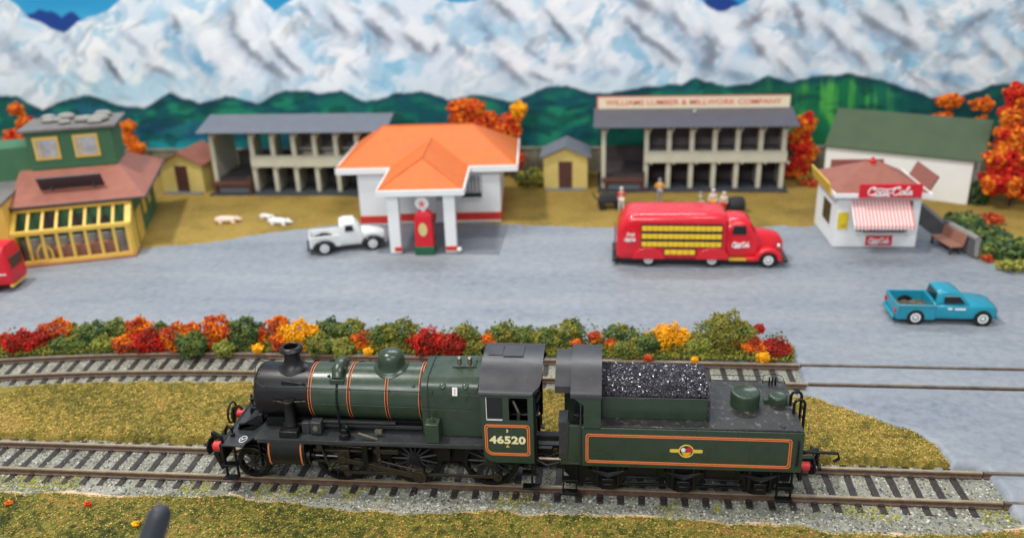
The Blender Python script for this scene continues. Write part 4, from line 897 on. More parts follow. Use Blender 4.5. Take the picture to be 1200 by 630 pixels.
def shed(label,loc,rz,w,d,hw,ha,roofm,chipped=False):
    t=thing('garden_shed',label,'shed',loc,rz,'small yellow gabled sheds')
    mb=MB(); mb.prism([(0,0),(w,0),(w,hw),(w/2,ha),(0,hw)],'y',0,.08); mb.prism([(0,0),(w,0),(w,hw),(w/2,ha),(0,hw)],'y',d-.08,d); mb.box(0,.08,.08,d-.08,0,hw); mb.box(w-.08,w,.08,d-.08,0,hw); mb.build('wall',M['shed_yellow'],t,smooth=0)
    k=(ha-hw)/(w/2); o=.28
    mb=MB(); mb.prism([(-o,hw-o*k),(w/2,ha),(w+o,hw-o*k),(w+o,hw-o*k+.1),(w/2,ha+.12),(-o,hw-o*k+.1)],'y',-.25,d+.2); mb.build('roof',roofm,t,smooth=0,bev=.01)
    mb=MB(); mb.box(w/2-.52,w/2+.5,-.04,0.0,.05,2.15); dr=mb.build('door',M['door_brown'],t,smooth=0)
    mb=MB(); 
    for q in (-.26,0,.26): mb.box(w/2+q-.015,w/2+q+.015,-.06,-.04,.08,2.1)
    mb.ball((w/2+.38,-.08,1.0),.05,8,6); mb.build('door_handle',M['dark_board'],dr)
    mb=MB(); mb.box(.2,w-.1,-.5,-.05,-.02,.1); mb.build('door_step',M['grey_roof'],t)
shed('small yellow shed with grey gable roof between filling station and signed timber shed',(-1.0,36.4,0),0,3.3,3.0,2.55,3.25,M['grey_roof'])
shed('small yellow shed with brown roof behind the green cafe',(-31.0,35.6,0),math.radians(-4),3.5,3.6,2.35,3.15,M['brown_roof'])

# filling station
S=thing('filling_station','white filling station with bright orange hipped roof and canopy on two pillars','building',(-7.555,28.36,0),math.radians(4.2))
mb=MB(); mb.box(-5.35,4.15,0,.15,0,4.0); mb.box(-5.35,-5.2,.15,6.2,0,4.0); mb.box(4.0,4.15,.15,6.2,0,4.0); mb.box(-5.35,4.15,6.05,6.2,0,4.0); mb.box(-5.4,-3.3,-.35,0,0,4.0); mb.build('wall',M['white_paint'],S,bev=.05)
mb=MB(); mb.box(-5.44,-3.26,-.39,-.35,.18,.72); mb.box(-3.26,4.17,-.04,0,.18,.72); mb.box(4.15,4.19,-.04,6.2,.18,.72); mb.build('red_band',M['red_trim'],S)
def hip(mb,x0,x1,y0,y1,ze,xa,xb,yr,zr):
    mb.add([(x0,y0,ze),(x1,y0,ze),(x1,y1,ze),(x0,y1,ze),(xa,yr,zr),(xb,yr,zr)],[(0,1,5,4),(1,2,5),(2,3,4,5),(3,0,4),(3,2,1,0)])
ZE=4.1
mb=MB(); hip(mb,-6.7,5.35,-.65,6.9,ZE,-4.0,2.3,3.1,6.12)
zc=ZE+.01
mb.add([(-3.1,-5.9,zc),(2.2,-5.9,zc),(2.2,.2,zc),(-3.1,.2,zc),(-.5,-3.5,5.5),(-.5,1.95,5.5)],[(0,1,4),(1,2,5,4),(3,0,4,5),(2,3,5),(0,3,2,1)])
rf=mb.build('roof',M['orange_roof'],S,smooth=0)
mb=MB(); mb.tube([(-6.7,-.65,ZE+.01),(-4.0,3.1,6.14),(2.3,3.1,6.14),(5.35,-.65,ZE+.01)],.045); mb.tube([(-3.1,-5.9,zc),(-.5,-3.5,5.52),(2.2,-5.9,zc)],.04); mb.tube([(-.5,-3.5,5.52),(-.5,1.8,5.52)],.04); mb.build('ridge_tile',M['orange_roof'],rf)
mb=MB()
for a in ((-6.75,-6.6,-.7,6.95),(5.25,5.4,-.7,6.95)): mb.box(a[0],a[1],a[2],a[3],ZE-.38,ZE+.03)
mb.box(-6.6,-3.05,-.7,-.55,ZE-.38,ZE+.03); mb.box(2.15,5.25,-.7,-.55,ZE-.38,ZE+.03); mb.box(-6.6,5.25,6.8,6.95,ZE-.38,ZE+.03)
mb.box(-3.15,2.25,-5.97,-5.8,ZE-.36,ZE+.03); mb.box(-3.15,-3.0,-5.8,-.6,ZE-.36,ZE+.03); mb.box(2.1,2.25,-5.8,-.7,ZE-.36,ZE+.03); mb.box(-3.0,2.1,-5.8,0,ZE-.2,ZE-.1); mb.build('fascia',M['white_paint'],S,bev=.02)
for x in (-2.56,.9):
    mb=MB(); mb.box(x,x+.7,-5.75,-5.1,0,ZE-.2); p=mb.build('pillar',M['white_paint'],S,bev=.03)
    mb=MB(); mb.box(x+.3 if x<0 else x+.03,x+.72,-5.81,-5.6,.16,.42); mb.build('pillar_band',M['red_trim'],p)
mb=MB(); mb.ball((1.75,-5.75,.18),.17,10,7); mb.build('oil_bottle',M['cloth_white'],S)
mb=MB(); mb.box(1.55,2.9,-.03,0,1.75,3.4); wf=mb.build('window',M['window_black'],S)
mb=MB(); 
for k in range(6): mb.box(1.6+k*.23,1.7+k*.23,-.07,-.03,2.12,3.35)
mb.box(1.53,2.92,-.08,-.03,3.32,3.4); mb.box(1.53,2.92,-.12,-.03,1.66,1.78); mb.build('window_bars',M['hub_white'],wf)
mb=MB(); mb.box(-2.9,-2.3,-.03,.0,2.9,3.2); mb.build('window',M['window_black'],S)
mb=MB(); mb.box(-.3,.75,-.05,0,0.05,3.3); dd=mb.build('door',M['hub_white'],S); mb=MB(); mb.box(-.2,.65,-.07,-.05,1.6,3.1); mb.build('door_pane',M['pane_light'],dd)
# thin darker grey slab on the ground, under the canopy and right of it
grey_slab=ground_mat('grey_slab_tone',[(.3,(92,96,104)),(.5,(106,110,118)),(.7,(120,124,130))],.5,4,.6,.1)
mb=MB(); mb.box(-10.6,-2.9,22.6,28.1,-.06,-.012); o=mb.build('grey_slab',grey_slab,None); o['kind']='structure'
G_=thing('fuel_pump','red fuel pump with green base and white star globe under the orange canopy','fuel pump',(-7.5,22.75,0))
mb=MB(); mb.loft([(0,0,0,0)]) if 0 else None
mb.box(-.62,.62,-.45,.45,0,.5); mb.build('base',M['pump_green'],G_,bev=.04)
mb=MB(); mb.add([(-.58,-.4,.5),(.58,-.4,.5),(.58,.4,.5),(-.58,.4,.5),(-.52,-.36,2.45),(.52,-.36,2.45),(.52,.36,2.45),(-.52,.36,2.45),(-.36,-.3,2.72),(.36,-.3,2.72),(.36,.3,2.72),(-.36,.3,2.72)],[(0,1,5,4),(1,2,6,5),(2,3,7,6),(3,0,4,7),(4,5,9,8),(5,6,10,9),(6,7,11,10),(7,4,8,11),(8,9,10,11),(3,2,1,0)]); bd=mb.build('body',M['cola_red'],G_,smooth=0,bev=.04)
mb=MB(); mb.prism([(-.02+.27*math.cos(t),1.62+.42*math.sin(t)) for t in np.linspace(0,2*PI,24,endpoint=False)],'y',-.43,-.38); mb.build('badge',M['tan_paint'],bd,smooth=0)
mb=MB(); mb.tube([(.56,0,2.1),(.75,0,1.9),(.75,-.1,1.2),(.62,-.1,.9)],.05); mb.build('hose',M['dark_board'],G_)
mb=MB(); mb.lathe([(.14,2.7),(.14,2.85)],(0,0,0),seg=16); mb.M=Matrix.Translation((-.05,0,3.2)); mb.lathe([(.3,-.14),(.42,-.1),(.43,0),(.42,.1),(.3,.14)],(0,0,0),'y',28); mb.M=None; gb=mb.build('globe',M['hub_white'],G_,smooth=40)
st=[]
for k in range(10): r=.27 if k%2==0 else .11; a=PI/2+k*PI/5; st.append((-.05+r*math.cos(a),3.2+r*math.sin(a)))
mb=MB(); mb.prism(st,'y',-.17,-.14); mb.build('star',M['sign_red'],gb,smooth=0)

# refreshment kiosk
K=thing('refreshment_kiosk','small white drinks kiosk with brown hipped roof and pink striped awning','kiosk',(17.9,24.2,0),math.radians(1))
mb=MB(); mb.box(-.45,4.4,0,.1,0,.95); mb.box(-.45,.8,0,.1,.95,3.3); mb.box(3.95,4.4,0,.1,.95,3.3); mb.box(.8,3.95,0,.1,2.9,3.3); mb.box(-.45,-.35,.1,4.6,0,3.3); mb.box(4.3,4.4,.1,4.6,0,3.3); mb.box(-.35,4.3,4.5,4.6,0,3.3); mb.build('wall',M['white_paint'],K,smooth=0)
mb=MB(); mb.box(-.35,4.3,1.2,1.25,.05,3.2); mb.build('inner_wall',M['dark_board'],K,smooth=0)
mb=MB(); mb.box(.75,4.0,-.3,.1,.92,1.0); mb.build('counter',M['white_paint'],K)
for i,(x,c) in enumerate(((.9,'blanket_green'),(1.15,'teal'),(1.4,'board_yellow'),(3.55,'blanket_green'),(3.8,'cloth_white'))):
    mb=MB(); mb.lathe([(.08,0),(.08,.22),(.03,.3),(.03,.36)],(x,-.12,1.0),seg=10); mb.build('bottle',M[c],K)
mb=MB(); hip(mb,-.75,4.75,-.45,5.0,3.42,1.6,2.4,2.3,4.75); mb.build('roof',M['brown_roof'],K,smooth=0)
mb=MB(); mb.box(-.8,4.8,-.52,-.4,3.26,3.5); mb.box(-.8,-.7,-.4,5.0,3.26,3.5); mb.box(4.7,4.8,-.4,5.0,3.26,3.5); mb.build('fascia',M['white_paint'],K)
mb=MB(); mb.box(.55,4.1,-.66,-.54,3.3,4.12); sg=mb.build('front_sign',M['cola_red'],K)
mb=MB(); add_script(mb,(2.3,0,3.70),2.5,.5,.035,-.68); mb.build('sign_script',M['white_paint'],sg)
mb=MB(); mb.ball((2.0,2.2,4.75),.2,10,8); mb.cyl((2.0,2.2,4.8),(2.0,2.2,5.0),.1); mb.build('roof_button',M['cola_red'],K)
mb=MB(); mb.M=Matrix.Translation((4.8,0,3.45))@Matrix.Rotation(math.radians(25),4,'Y'); mb.box(-.05,.05,.1,3.6,0,1.0); mb.M=None; mb.build('side_sign',M['rust_sign'],K)
mb=MB(); mb.box(.3,3.6,4.9,5.0,3.45,4.15); mb.build('back_sign',M['rust_sign'],K)
mb=MB(); mb.M=Matrix.Translation((-.8,0,3.2))@Matrix.Rotation(math.radians(-12),4,'Y'); mb.box(-.06,.04,.2,4.6,0,.75); mb.M=None; mb.build('left_sign',M['board_yellow'],K)
mb=MB(); n=17; x0,x1=.3,3.75
for k in range(n*2):
    a=x0+(x1-x0)*k/(n*2); b=x0+(x1-x0)*(k+1)/(n*2); mb.cur=k%2; e=.32
    mb.add([(a,0,2.98),(b,0,2.98),(b+.28*0+.0,-1.25,1.78),(a,-1.25,1.78),(a,-1.27,1.52+.05*(k%2)),(b,-1.27,1.52+.05*(k%2)),(a,0,2.92),(b,0,2.92),(b,-1.21,1.72),(a,-1.21,1.72)],[(0,1,2,3),(3,2,5,4),(6,7,8,9)])
mb.build('awning',[M['white_paint'],M['stripe_pink']],K,smooth=0)
mb=MB(); mb.box(1.45,3.0,-.05,-.003,.1,.72); s2=mb.build('lower_sign',M['cola_red'],K); mb=MB(); add_script(mb,(2.22,0,.41),1.2,.34,.03,-.06); mb.build('sign_script',M['white_paint'],s2)
mb=MB(); mb.box(-.32,.28,-.05,-.003,1.15,2.2); s3=mb.build('poster',M['poster_yellow'],K); mb=MB(); mb.ball((0,-.06,1.45),.16,10,6,(1,.2,1)); mb.build('poster_motif',M['board_yellow'],s3)
mb=MB(); mb.box(-.47,-.452,1.2,2.9,1.0,2.4); wn=mb.build('side_window',M['window_black'],K); mb=MB(); mb.box(-.5,-.47,1.1,3.0,2.4,2.5); mb.box(-.5,-.47,1.1,3.0,.9,1.0); mb.build('window_frame',M['white_paint'],wn)

# barn
B_=thing('barn','long white barn with dark green corrugated roof behind the kiosk','barn',(19.65,37.07,0),math.radians(-27))
mb=MB(); w=6.0; hw=3.2; ha=5.2
mb.box(.1,9.8,0,.12,0,hw); mb.box(.1,9.8,w-.12,w,0,hw)
for x in (.1,9.68): mb.prism([(.12,0),(w-.12,0),(w-.12,hw),(w/2,ha-.1),(.12,hw)],'x',x,x+.12)
mb.build('wall',M['barn_white'],B_,smooth=0)
mb=MB(); k=(ha-hw)/(w/2); o=.2; mb.prism([(-o,hw-o*k),(w/2,ha),(w+o,hw-o*k),(w+o,hw-o*k+.1),(w/2,ha+.12),(-o,hw-o*k+.1)],'x',.0,10.35)
nr=44
for i in range(nr):
    x=10.35*i/nr; mb.prism([(-o-.02,hw-o*k+.1),(w/2,ha+.12),(w/2,ha+.16),(-o-.02,hw-o*k+.14)],'x',x,x+.08)
mb.build('roof',M['barn_green'],B_,smooth=0)
mb=MB(); mb.box(9.805,9.85,2.2,4.4,0,2.6); mb.build('barn_door',M['barn_white'],B_)

# green cafe with glazed front
C_=thing('green_cafe','green two level building with brown roof and yellow framed glass front','building',(-26.2,21.9,0),math.radians(19.5))
mb=MB(); mb.box(-6.9,0,1.6,1.75,0,3.45); mb.box(-.15,0,1.75,10.5,0,3.45); mb.box(-6.9,-6.75,1.75,10.5,0,3.45); mb.box(-6.9,0,10.35,10.5,0,3.45); mb.build('wall',M['green_wall'],C_,smooth=0)
mb=MB(); mb.add([(-7.0,1.15,3.45),(1.05,1.15,3.45),(-.9,5,4.78),(-7.0,5,4.78),(1.05,11,3.45),(-.9,8.4,4.78),(-7.0,8.4,4.78),(-7.0,11,3.45)],[(0,1,2,3),(1,4,5,2),(4,7,6,5),(3,2,5,6),(0,3,6,7),(7,4,1,0)]); rf=mb.build('roof',M['brown_roof'],C_,smooth=0)
mb=MB(); mb.tube([(-7.0,1.13,3.42),(1.07,1.13,3.42),(1.07,11,3.42)],.08,6); mb.build('gutter',M['panel_dark'],rf)
mb=MB(); mb.M=Matrix.Translation((-3.3,2.75,4.15))@Matrix.Rotation(math.radians(35),4,'X'); mb.box(-2.05,1.75,-.05,.05,-.1,.95); mb.M=None
for x in (-4.7,-2.2): mb.box(x,x+.12,2.6,2.75,3.9,4.3)
mb.build('roof_panel',M['panel_dark'],C_)
mb=MB(); mb.box(-6.2,-1.0,5,8.3,4.6,7.35); ub=mb.build('upper_block',M['green_wall'],C_,smooth=0,bev=.02)
mb=MB(); mb.box(-6.5,-.6,4.6,8.8,7.35,7.5); mb.build('upper_roof',M['tar_roof'],C_)
mb=MB(); mb.box(-6.25,-.95,4.94,5.0,4.9,5.1); mb.box(-6.25,-.95,4.94,5.0,7.1,7.3); mb.build('trim',M['green_wall'],ub)
for a in (-5.8,-3.4):
    mb=MB(); mb.box(a,a+1.55,4.9,4.99,5.45,6.95); fr=mb.build('window_frame',M['yellow_frame'],ub,bev=.02)
    mb=MB(); mb.box(a+.16,a+1.4,4.88,4.9,5.62,6.78); mb.build('window_pane',M['pane_light'],ub)
    mb=MB(); mb.box(a+.35,a+.42,4.86,4.88,5.6,6.8); mb.build('window_bar',M['yellow_frame'],ub)
mb=MB(); 
for i in range(12): x=-5.6+RNG.uniform(0,3.9); y=5.4+RNG.uniform(0,2.5); r=RNG.uniform(.25,.5); mb.ball((x,y,7.55+r*.3),r,9,6,(1.3,1,.55))
mb.build('roof_debris',M['junk_grey'],C_)
mb=MB(); mb.box(-13,-6.2,5.4,8.3,3.6,6.3); mb.build('left_block',M['green_wall'],C_)
mb=MB(); mb.box(-13,-6.92,.0,5.4,0,4.0); ye_=mb.build('left_wing',M['yellow_frame'],C_,bev=.03)
mb=MB(); mb.box(-13.2,-6.85,-.2,5.4,4.0,4.15); mb.build('wing_roof',M['tar_roof'],ye_)
# conservatory frame
mb=MB(); X0,X1=-6.85,-.05
r=.15
mb.box(X0,X1,-.12,.12,.0,.28); mb.box(X0,X1+.1,-.15,.13,1.98,2.24); mb.box(X0,X1,1.35,1.6,3.02,3.24)
nb=8
for i in range(nb+1):
    x=X0+.1+(X1-X0-.2)*i/nb; w=.09 if 0<i<nb else .14
    mb.box(x-w,x+w,-.08,.08,.28,1.98); 
    mb.prism([(-.1,2.1),(.1,2.1),(1.55,3.06),(1.45,3.2)],'x',x-w,x+w)
mb.build('glazing_frame',M['yellow_frame'],C_,bev=.02)
mb=MB(); mb.prism([(0,0),(1.6,0),(1.6,3.2),(1.4,3.2),(0,2.2)],'x',X1-.02,X1+.14); mb.build('end_panel',M['yellow_frame'],C_,smooth=0)
mb=MB(); mb.box(X0-.1,X1+.2,-.3,1.6,-.05,.06); mb.build('terrace',M['brown_roof'],C_)
mb=MB(); mb.box(-3.6,-2.9,1.5,1.6,.1,2.6); mb.box(-2.4,-1.5,1.5,1.6,.1,2.3); mb.box(-5.4,-4.3,1.5,1.6,1.2,2.8); mb.build('doorway',M['dark_board'],C_)
mb=MB(); mb.box(-6.7,-.2,1.1,1.5,.05,1.3); mb.build('inner_panel',M['junk_grey'],C_,bev=.03)
mb=MB(); mb.box(-4.9,-1.2,.5,1.0,.1,.9); mb.build('inner_counter',M['bench_tan'],C_,bev=.03)
for i,(a,b,z0,z1) in enumerate(((2.3,4.2,.05,2.2),(5.2,6.2,1.1,2.7),(7.4,8.3,1.2,2.7))):
    mb=MB(); mb.box(0,.06,a,b,z0,z1); mb.build('side_door' if i==0 else 'side_window',M['yellow_frame'],C_,bev=.01)
Y_=thing('garden_arch','small yellow arched frame standing inside the glass front of the green cafe','arch',(-31.2,20.35,0),math.radians(19.5))
for k,a in enumerate((-.35,0,.35)):
    mb=MB(); mb.tube([(a*1.3,0,0.05),(a*1.2,0,.8),(a*.5,0,1.15),(0,0,1.25)],.08,8); mb.build('arch_rib',M['yellow_frame'],Y_)
BUSHES=[
(-26.25,9.06,0.38,0.38,"orange","orange leafy clump cut by the left frame edge of the hedge"),
(-25.08,8.73,0.38,0.72,"red","broad bright red bush at the left end of the hedge"),
(-24.18,9.00,0.73,0.38,"darkred","small dark red clump between the red and the tallest orange bush"),
(-23.65,9.60,0.73,0.64,"orange","tall orange bush standing highest at the left end of the hedge"),
(-22.85,9.63,0.73,0.38,"olive","yellow green clump right beside the tall left orange bush"),
(-23.20,8.92,0.13,0.42,"dark","dark green clump at the foot of the tall left orange bush"),
(-22.46,9.04,0.13,0.51,"green","mid green bush low in front of the yellow green clump"),
(-21.60,9.48,0.73,0.59,"dark","round dark green bush right of the leftmost orange and yellow green bushes"),
(-21.10,9.10,0.13,0.51,"lime","pale mottled green bush below the round dark green one"),
(-20.76,10.00,0.73,0.56,"olive","olive bush on top between dark green and orange bushes at left"),
(-19.81,8.94,0.38,0.46,"rust","rusty orange bush low beside the long red clump"),
(-19.66,10.14,0.73,0.56,"orange","wide orange bush crest above the long red clump"),
(-18.69,9.17,0.38,0.67,"red","long red clump low in the left part of the hedge"),
(-18.33,9.69,0.88,0.38,"dark","small dark green peak between two orange crests"),
(-17.23,9.15,0.88,0.58,"orange","orange and gold bush left of the big dark green mass"),
(-16.72,9.75,0.88,0.38,"orange","small orange crest above the dark green mass near the rusty red bush"),
(-16.25,8.78,0.53,0.62,"dark","wide dark green mass between orange and rusty red bushes"),
(-16.13,8.66,0.18,0.25,"gold","tiny golden tuft at the bottom of the dark green mass"),
(-15.25,9.70,0.88,0.71,"rust","round rusty red bush speckled with orange left of the tall dark green one"),
(-14.74,8.88,0.28,0.41,"lime","light green bush under the round rusty red bush"),
(-13.93,9.66,0.88,0.71,"dark","tall dark green bush just left of the small orange ball above the smokebox"),
(-13.07,8.77,0.28,0.29,"gold","golden tuft low in front of the tall dark green bush"),
(-13.16,9.69,0.88,0.33,"orange","small orange ball between tall dark green bush and the chimney"),
(-12.45,10.17,1.03,0.42,"orange","orange tuft on top of the hedge just left of the chimney"),
(-12.08,9.31,0.53,0.37,"rust","rust coloured clump directly left of the chimney"),
(-11.12,9.39,0.88,0.70,"gold","big golden yellow bush directly behind the chimney"),
(-9.77,10.10,0.88,0.54,"dark","green bush crest right of the big golden bush by the chimney"),
(-10.06,9.12,0.53,0.57,"green","mid green bush low between the chimney and the top feed"),
(-8.69,10.05,0.88,0.54,"olive","dark olive bush crest above the top feed cover"),
(-8.91,9.12,0.28,0.49,"lime","light green bush right behind the top feed cover"),
(-8.06,9.66,0.53,0.41,"orange","orange clump left of the dome"),
(-7.63,8.83,0.18,0.24,"gold","small golden tuft touching the track left of the dome"),
(-7.14,9.45,0.88,0.49,"olive","khaki bush just left of the dome top"),
(-6.08,9.77,0.88,0.70,"olive","tall olive green bush right behind the dome"),
(-4.83,9.42,0.53,0.69,"red","bright red bush right of the dome"),
(-3.64,9.20,0.53,0.53,"darkred","darker red bush behind the safety valves"),
(-3.07,9.88,0.88,0.49,"green","green crest above the safety valves"),
(-2.57,9.64,0.28,0.49,"olive","olive bush between safety valves and the cab roof"),
(-1.79,9.72,0.53,0.45,"rust","rusty red clump at the front edge of the cab roof"),
(-1.09,9.86,0.88,0.61,"green","green bush rising above the middle of the cab roof"),
(-0.14,10.15,0.53,0.53,"olive","olive bush above the rear edge of the cab roof"),
(0.81,9.91,0.53,0.61,"olive","olive bush filling the gap between cab roof and tender roof"),
(1.98,10.26,0.88,0.61,"green","peaked green bush above the tender cab roof"),
(2.28,9.52,0.53,0.28,"rust","small rusty clump over the tender cab roof"),
(3.16,9.84,0.88,0.32,"orange","orange tuft just right of the tender cab roof peak"),
(3.96,9.68,0.53,0.32,"orange","small orange ball at the front end of the coal load"),
(4.12,10.15,0.88,0.44,"olive","khaki crest above the small orange ball over the coal"),
(4.79,9.91,0.88,0.36,"dark","small dark bush over the coal load"),
(4.72,9.52,0.18,0.52,"green","green bush low behind the front of the coal load"),
(5.63,9.74,0.53,0.48,"dark","dark green bush left of the big golden bush over the coal"),
(6.57,10.23,0.53,0.73,"gold","large golden yellow bush behind the middle of the coal load"),
(5.59,8.70,0.18,0.20,"rust","tiny rust tuft at the track behind the coal load"),
(7.88,10.06,0.28,0.56,"lime","bright light green bush right of the large golden bush"),
(7.70,8.63,0.18,0.16,"gold","tiny golden tuft under the bright light green bush"),
(9.21,10.35,0.88,0.96,"olive","biggest olive bush at the right part of the hedge"),
(10.02,11.08,1.03,0.20,"orange","tiny orange tuft on the crown of the biggest olive bush"),
(10.92,10.96,0.88,0.28,"red","small red tuft on the right shoulder of the biggest olive bush"),
(10.38,9.99,0.28,0.52,"orange","orange bush in front of the biggest olive bush"),
(11.48,9.80,0.18,0.55,"darkred","dark red bush at the right end of the hedge"),
(10.84,9.01,0.18,0.31,"gold","orange yellow tuft between orange bush and dark red end bush"),
(12.20,9.74,0.18,0.20,"lime","tiny green tuft on the outer side of the end red bush")]
# ------------------------------------------------------------------ vehicles
def vwheel(parent,x,s,y,r,wd=.22,hub='hub_white',hr=.62):
    mb=MB(); mb.lathe([(r*.55,-wd),(r*.92,-wd),(r,-wd*.75),(r,-wd*.2),(r*.93,0),(r*hr,0)],(0,0,0),'y',24)
    v=[(x+a,s*y+(b if s<0 else -b)*-1*1,r+c) for a,b,c in mb.v]
    v=[(x+a,s*(y+b),r+c) for a,b,c in mb.v]; t=MB().add(v,mb.f).build('tyre',M['tyre'],parent,smooth=40)
    mb=MB(); mb.lathe([(r*hr,-.04),(r*hr,.005),(r*hr*.8,.02),(r*hr*.45,-.01),(r*hr*.35,.03),(.001,.04)],(0,0,0),'y',24)
    MB().add([(x+a,s*(y+b),r+c) for a,b,c in mb.v],mb.f).build('rim',M[hub],t,smooth=50)
# red drinks delivery truck
D=thing('delivery_truck','red drinks delivery truck with rows of yellow crates parked across the road','truck',(9.15,22.2,0),math.radians(-.5))
mb=MB()
mb.loft([(-4.85,1.40,.45,1.7,.06),(-4.75,1.52,.35,2.3,.08),(-4.3,1.58,.32,3.0,.08),(-3.9,1.6,.32,3.14,.09),(0,1.6,.32,3.16,.09),(1.0,1.6,.32,3.14,.09),(1.35,1.56,.34,3.02,.1),(1.42,1.45,.45,2.8,.1)],28,7)
cargo=mb.build('cargo_body',M['truck_red'],D,smooth=50)
mb=MB(); mb.box(-3.45,1.15,-1.615,-1.5,1.2,2.62); mb.box(-2.15,-.3,-1.625,-1.5,.78,1.12); mb.build('crate_bay',M['window_black'],cargo)
for z0,x0,x1 in ((2.24,-3.42,1.12),(1.76,-3.42,1.12),(1.28,-3.42,1.12),(.8,-2.1,-.35)):
    n=int((x1-x0)/.3)
    for k in range(n):
        a=x0+(x1-x0)*k/n; mb=MB(); mb.box(a+.01,a+(x1-x0)/n-.01,-1.68,-1.6,z0,z0+.28); mb.build('drinks_crate',M['yellow_case'],cargo,bev=.012,seg=1)
mb=MB(); mb.loft([(1.25,1.2,.35,2.3,.1),(1.4,1.35,.33,2.62,.16),(1.7,1.4,.32,2.78,.2),(2.5,1.4,.32,2.76,.22),(2.85,1.38,.32,2.55,.22),(3.1,1.35,.32,2.0,.12),(3.2,1.32,.32,1.9,.1)],28,4.5); cab=mb.build('cab',M['truck_red'],D,smooth=50)
mb=MB(); mb.loft([(2.9,1.25,.35,1.85,.25),(3.4,1.1,.35,1.86,.35),(4.2,.95,.35,1.72,.4),(4.6,.85,.38,1.55,.4),(4.78,.7,.5,1.3,.35)],24,3.2); mb.build('bonnet',M['truck_red'],D,smooth=50)
for s in (-1,1):
    mb=MB(); P=[(3.85+.82*math.cos(t),.42+.72*math.sin(t)) for t in np.linspace(math.radians(-5),math.radians(185),16)]; q=[(3.85+.5*math.cos(t),.42+.46*math.sin(t)) for t in np.linspace(math.radians(185),math.radians(-5),16)]
    a,b=sorted((s*.9,s*1.55)); mb.prism(P+q,'y',a,b); mb.box(2.6,3.15,a,b,.35,.62); mb.build('front_wing',M['truck_red'],D,smooth=40,bev=.1,seg=3)
    for x in (-3.0,.65):
        mb=MB(); P=[(x+.95*math.cos(t),.5+.72*math.sin(t)) for t in np.linspace(0,PI,16)]; a,b=sorted((s*1.55,s*1.68)); mb.prism(P,'y',a,b); mb.build('rear_wing',M['truck_red'],cargo,smooth=40,bev=.05,seg=2)
mb=MB(); mb.box(1.6,3.0,-1.45,-1.2,.36,.5); mb.build('running_board',M['board_yellow'],cab,bev=.02)
mb=MB(); mb.prism([(1.75,1.95),(2.55,1.95),(2.5,2.45),(1.82,2.45)],'y',-1.33,-1.2); mb.build('side_window',M['window_black'],cab,bev=.02)
mb=MB(); mb.add([(2.87,-1.0,2.45),(3.12,-1.1,1.95),(3.12,1.1,1.95),(2.87,1.0,2.45)],[(0,1,2,3)]); mb.build('windscreen',M['window_black'],cab)
mb=MB(); mb.M=Matrix.Translation((2.25,0,0)); add_script(mb,(0,0,1.35),.95,.3,.028,-1.43); mb.M=None; mb.build('door_script',M['white_paint'],cab)
mb=MB(); letter(mb,'Drink',(-4.05,-1.625,2.0),.3,depth=.008,bold=.008,shear=.3,width=.5); add_script(mb,(-4.08,0,1.68),.62,.18,.02,-1.63); mb.build('rear_script',M['white_paint'],cargo)
mb=MB(); mb.box(-5.1,-4.8,-1.4,1.4,.22,.42); mb.box(4.75,5.0,-1.35,1.35,.25,.42); mb.build('bumper',M['window_black'],D,bev=.04)
mb=MB(); mb.box(-4.98,-4.9,-.5,-.3,.6,2.1); mb.box(-4.98,-4.9,.3,.5,.6,2.1); mb.build('rear_rail',M['rust_sign'],D)
for s in (-1,1):
    mb=MB(); mb.ball((4.45,s*1.05,1.15),.17,12,8); mb.build('headlight',M['chrome'],D)
mb=MB(); mb.box(-4.6,4.5,-1.2,1.2,.12,.5); mb.build('chassis',M['window_black'],D)
for x in (-3.0,.65,3.85):
    for s in (-1,1): vwheel(D,x,s,1.52,.44 if x>3 else .42)
# teal pickup
E_=thing('pickup_truck','worn turquoise pickup truck with a dirty open bed at the right','pickup',(20.25,14.3,0),math.radians(-1),group='model pickup trucks')
mb=MB(); mb.loft([(-2.3,.85,.38,.92,.05),(-2.2,.95,.25,1.02,.05),(-.45,.98,.2,1.04,.05)],24,6); 
tb_=MB()
def side_body(mb,xs0,xs1,hw,zb,zt,th):
    for s in (-1,1):
        a,b=sorted((s*hw,s*(hw-th))); mb.box(xs0,xs1,a,b,zb,zt)
mb=MB()
mb.loft([(-.55,.97,.22,1.0,.05),(-.4,.98,.2,1.05,.06),(.8,.98,.2,1.05,.08),(1.5,.97,.2,1.04,.1),(2.1,.93,.22,.98,.12),(2.35,.86,.28,.88,.1),(2.42,.78,.36,.75,.1)],28,5.5)
bd=mb.build('body',M['teal'],E_,smooth=50)
mb=MB(); side_body(mb,-2.3,-.5,.98,.22,1.02,.1); mb.box(-2.3,-.5,-.9,.9,.22,.45); mb.box(-2.36,-2.28,-.95,.95,.25,1.02); mb.build('bed',M['teal'],E_,bev=.05,seg=3)
mb=MB(); mb.box(-2.24,-.55,-.88,.88,.45,.5); 
for i in range(14): mb.ball((-1.4+RNG.uniform(-.6,.6),RNG.uniform(-.6,.6),.5),RNG.uniform(.12,.26),8,5,(1,1,.5))
mb.build('bed_floor',M['bed_dirt'],E_)
mb=MB(); mb.loft([(-.5,.9,.95,1.05,.1),(-.42,.88,.95,1.58,.2),(-.2,.86,.95,1.68,.22),(.45,.86,.95,1.66,.22),(.75,.87,.95,1.45,.2),(1.05,.88,.95,1.06,.1)],24,6); cb=mb.build('cab',M['teal'],E_,smooth=45)
for s in (-1,1):
    a,b=sorted((s*.89,s*.8)); mb=MB(); mb.prism([(-.15,1.1),(.82,1.1),(.55,1.42),(-.13,1.44)],'y',a,b); wn_=mb.build('side_window',M['window_black'],cb)
    mb=MB(); mb.tube([(-.17,s*.86,1.44),(.5,s*.84,1.44)],.025); mb.build('window_trim',M['chrome'],wn_)
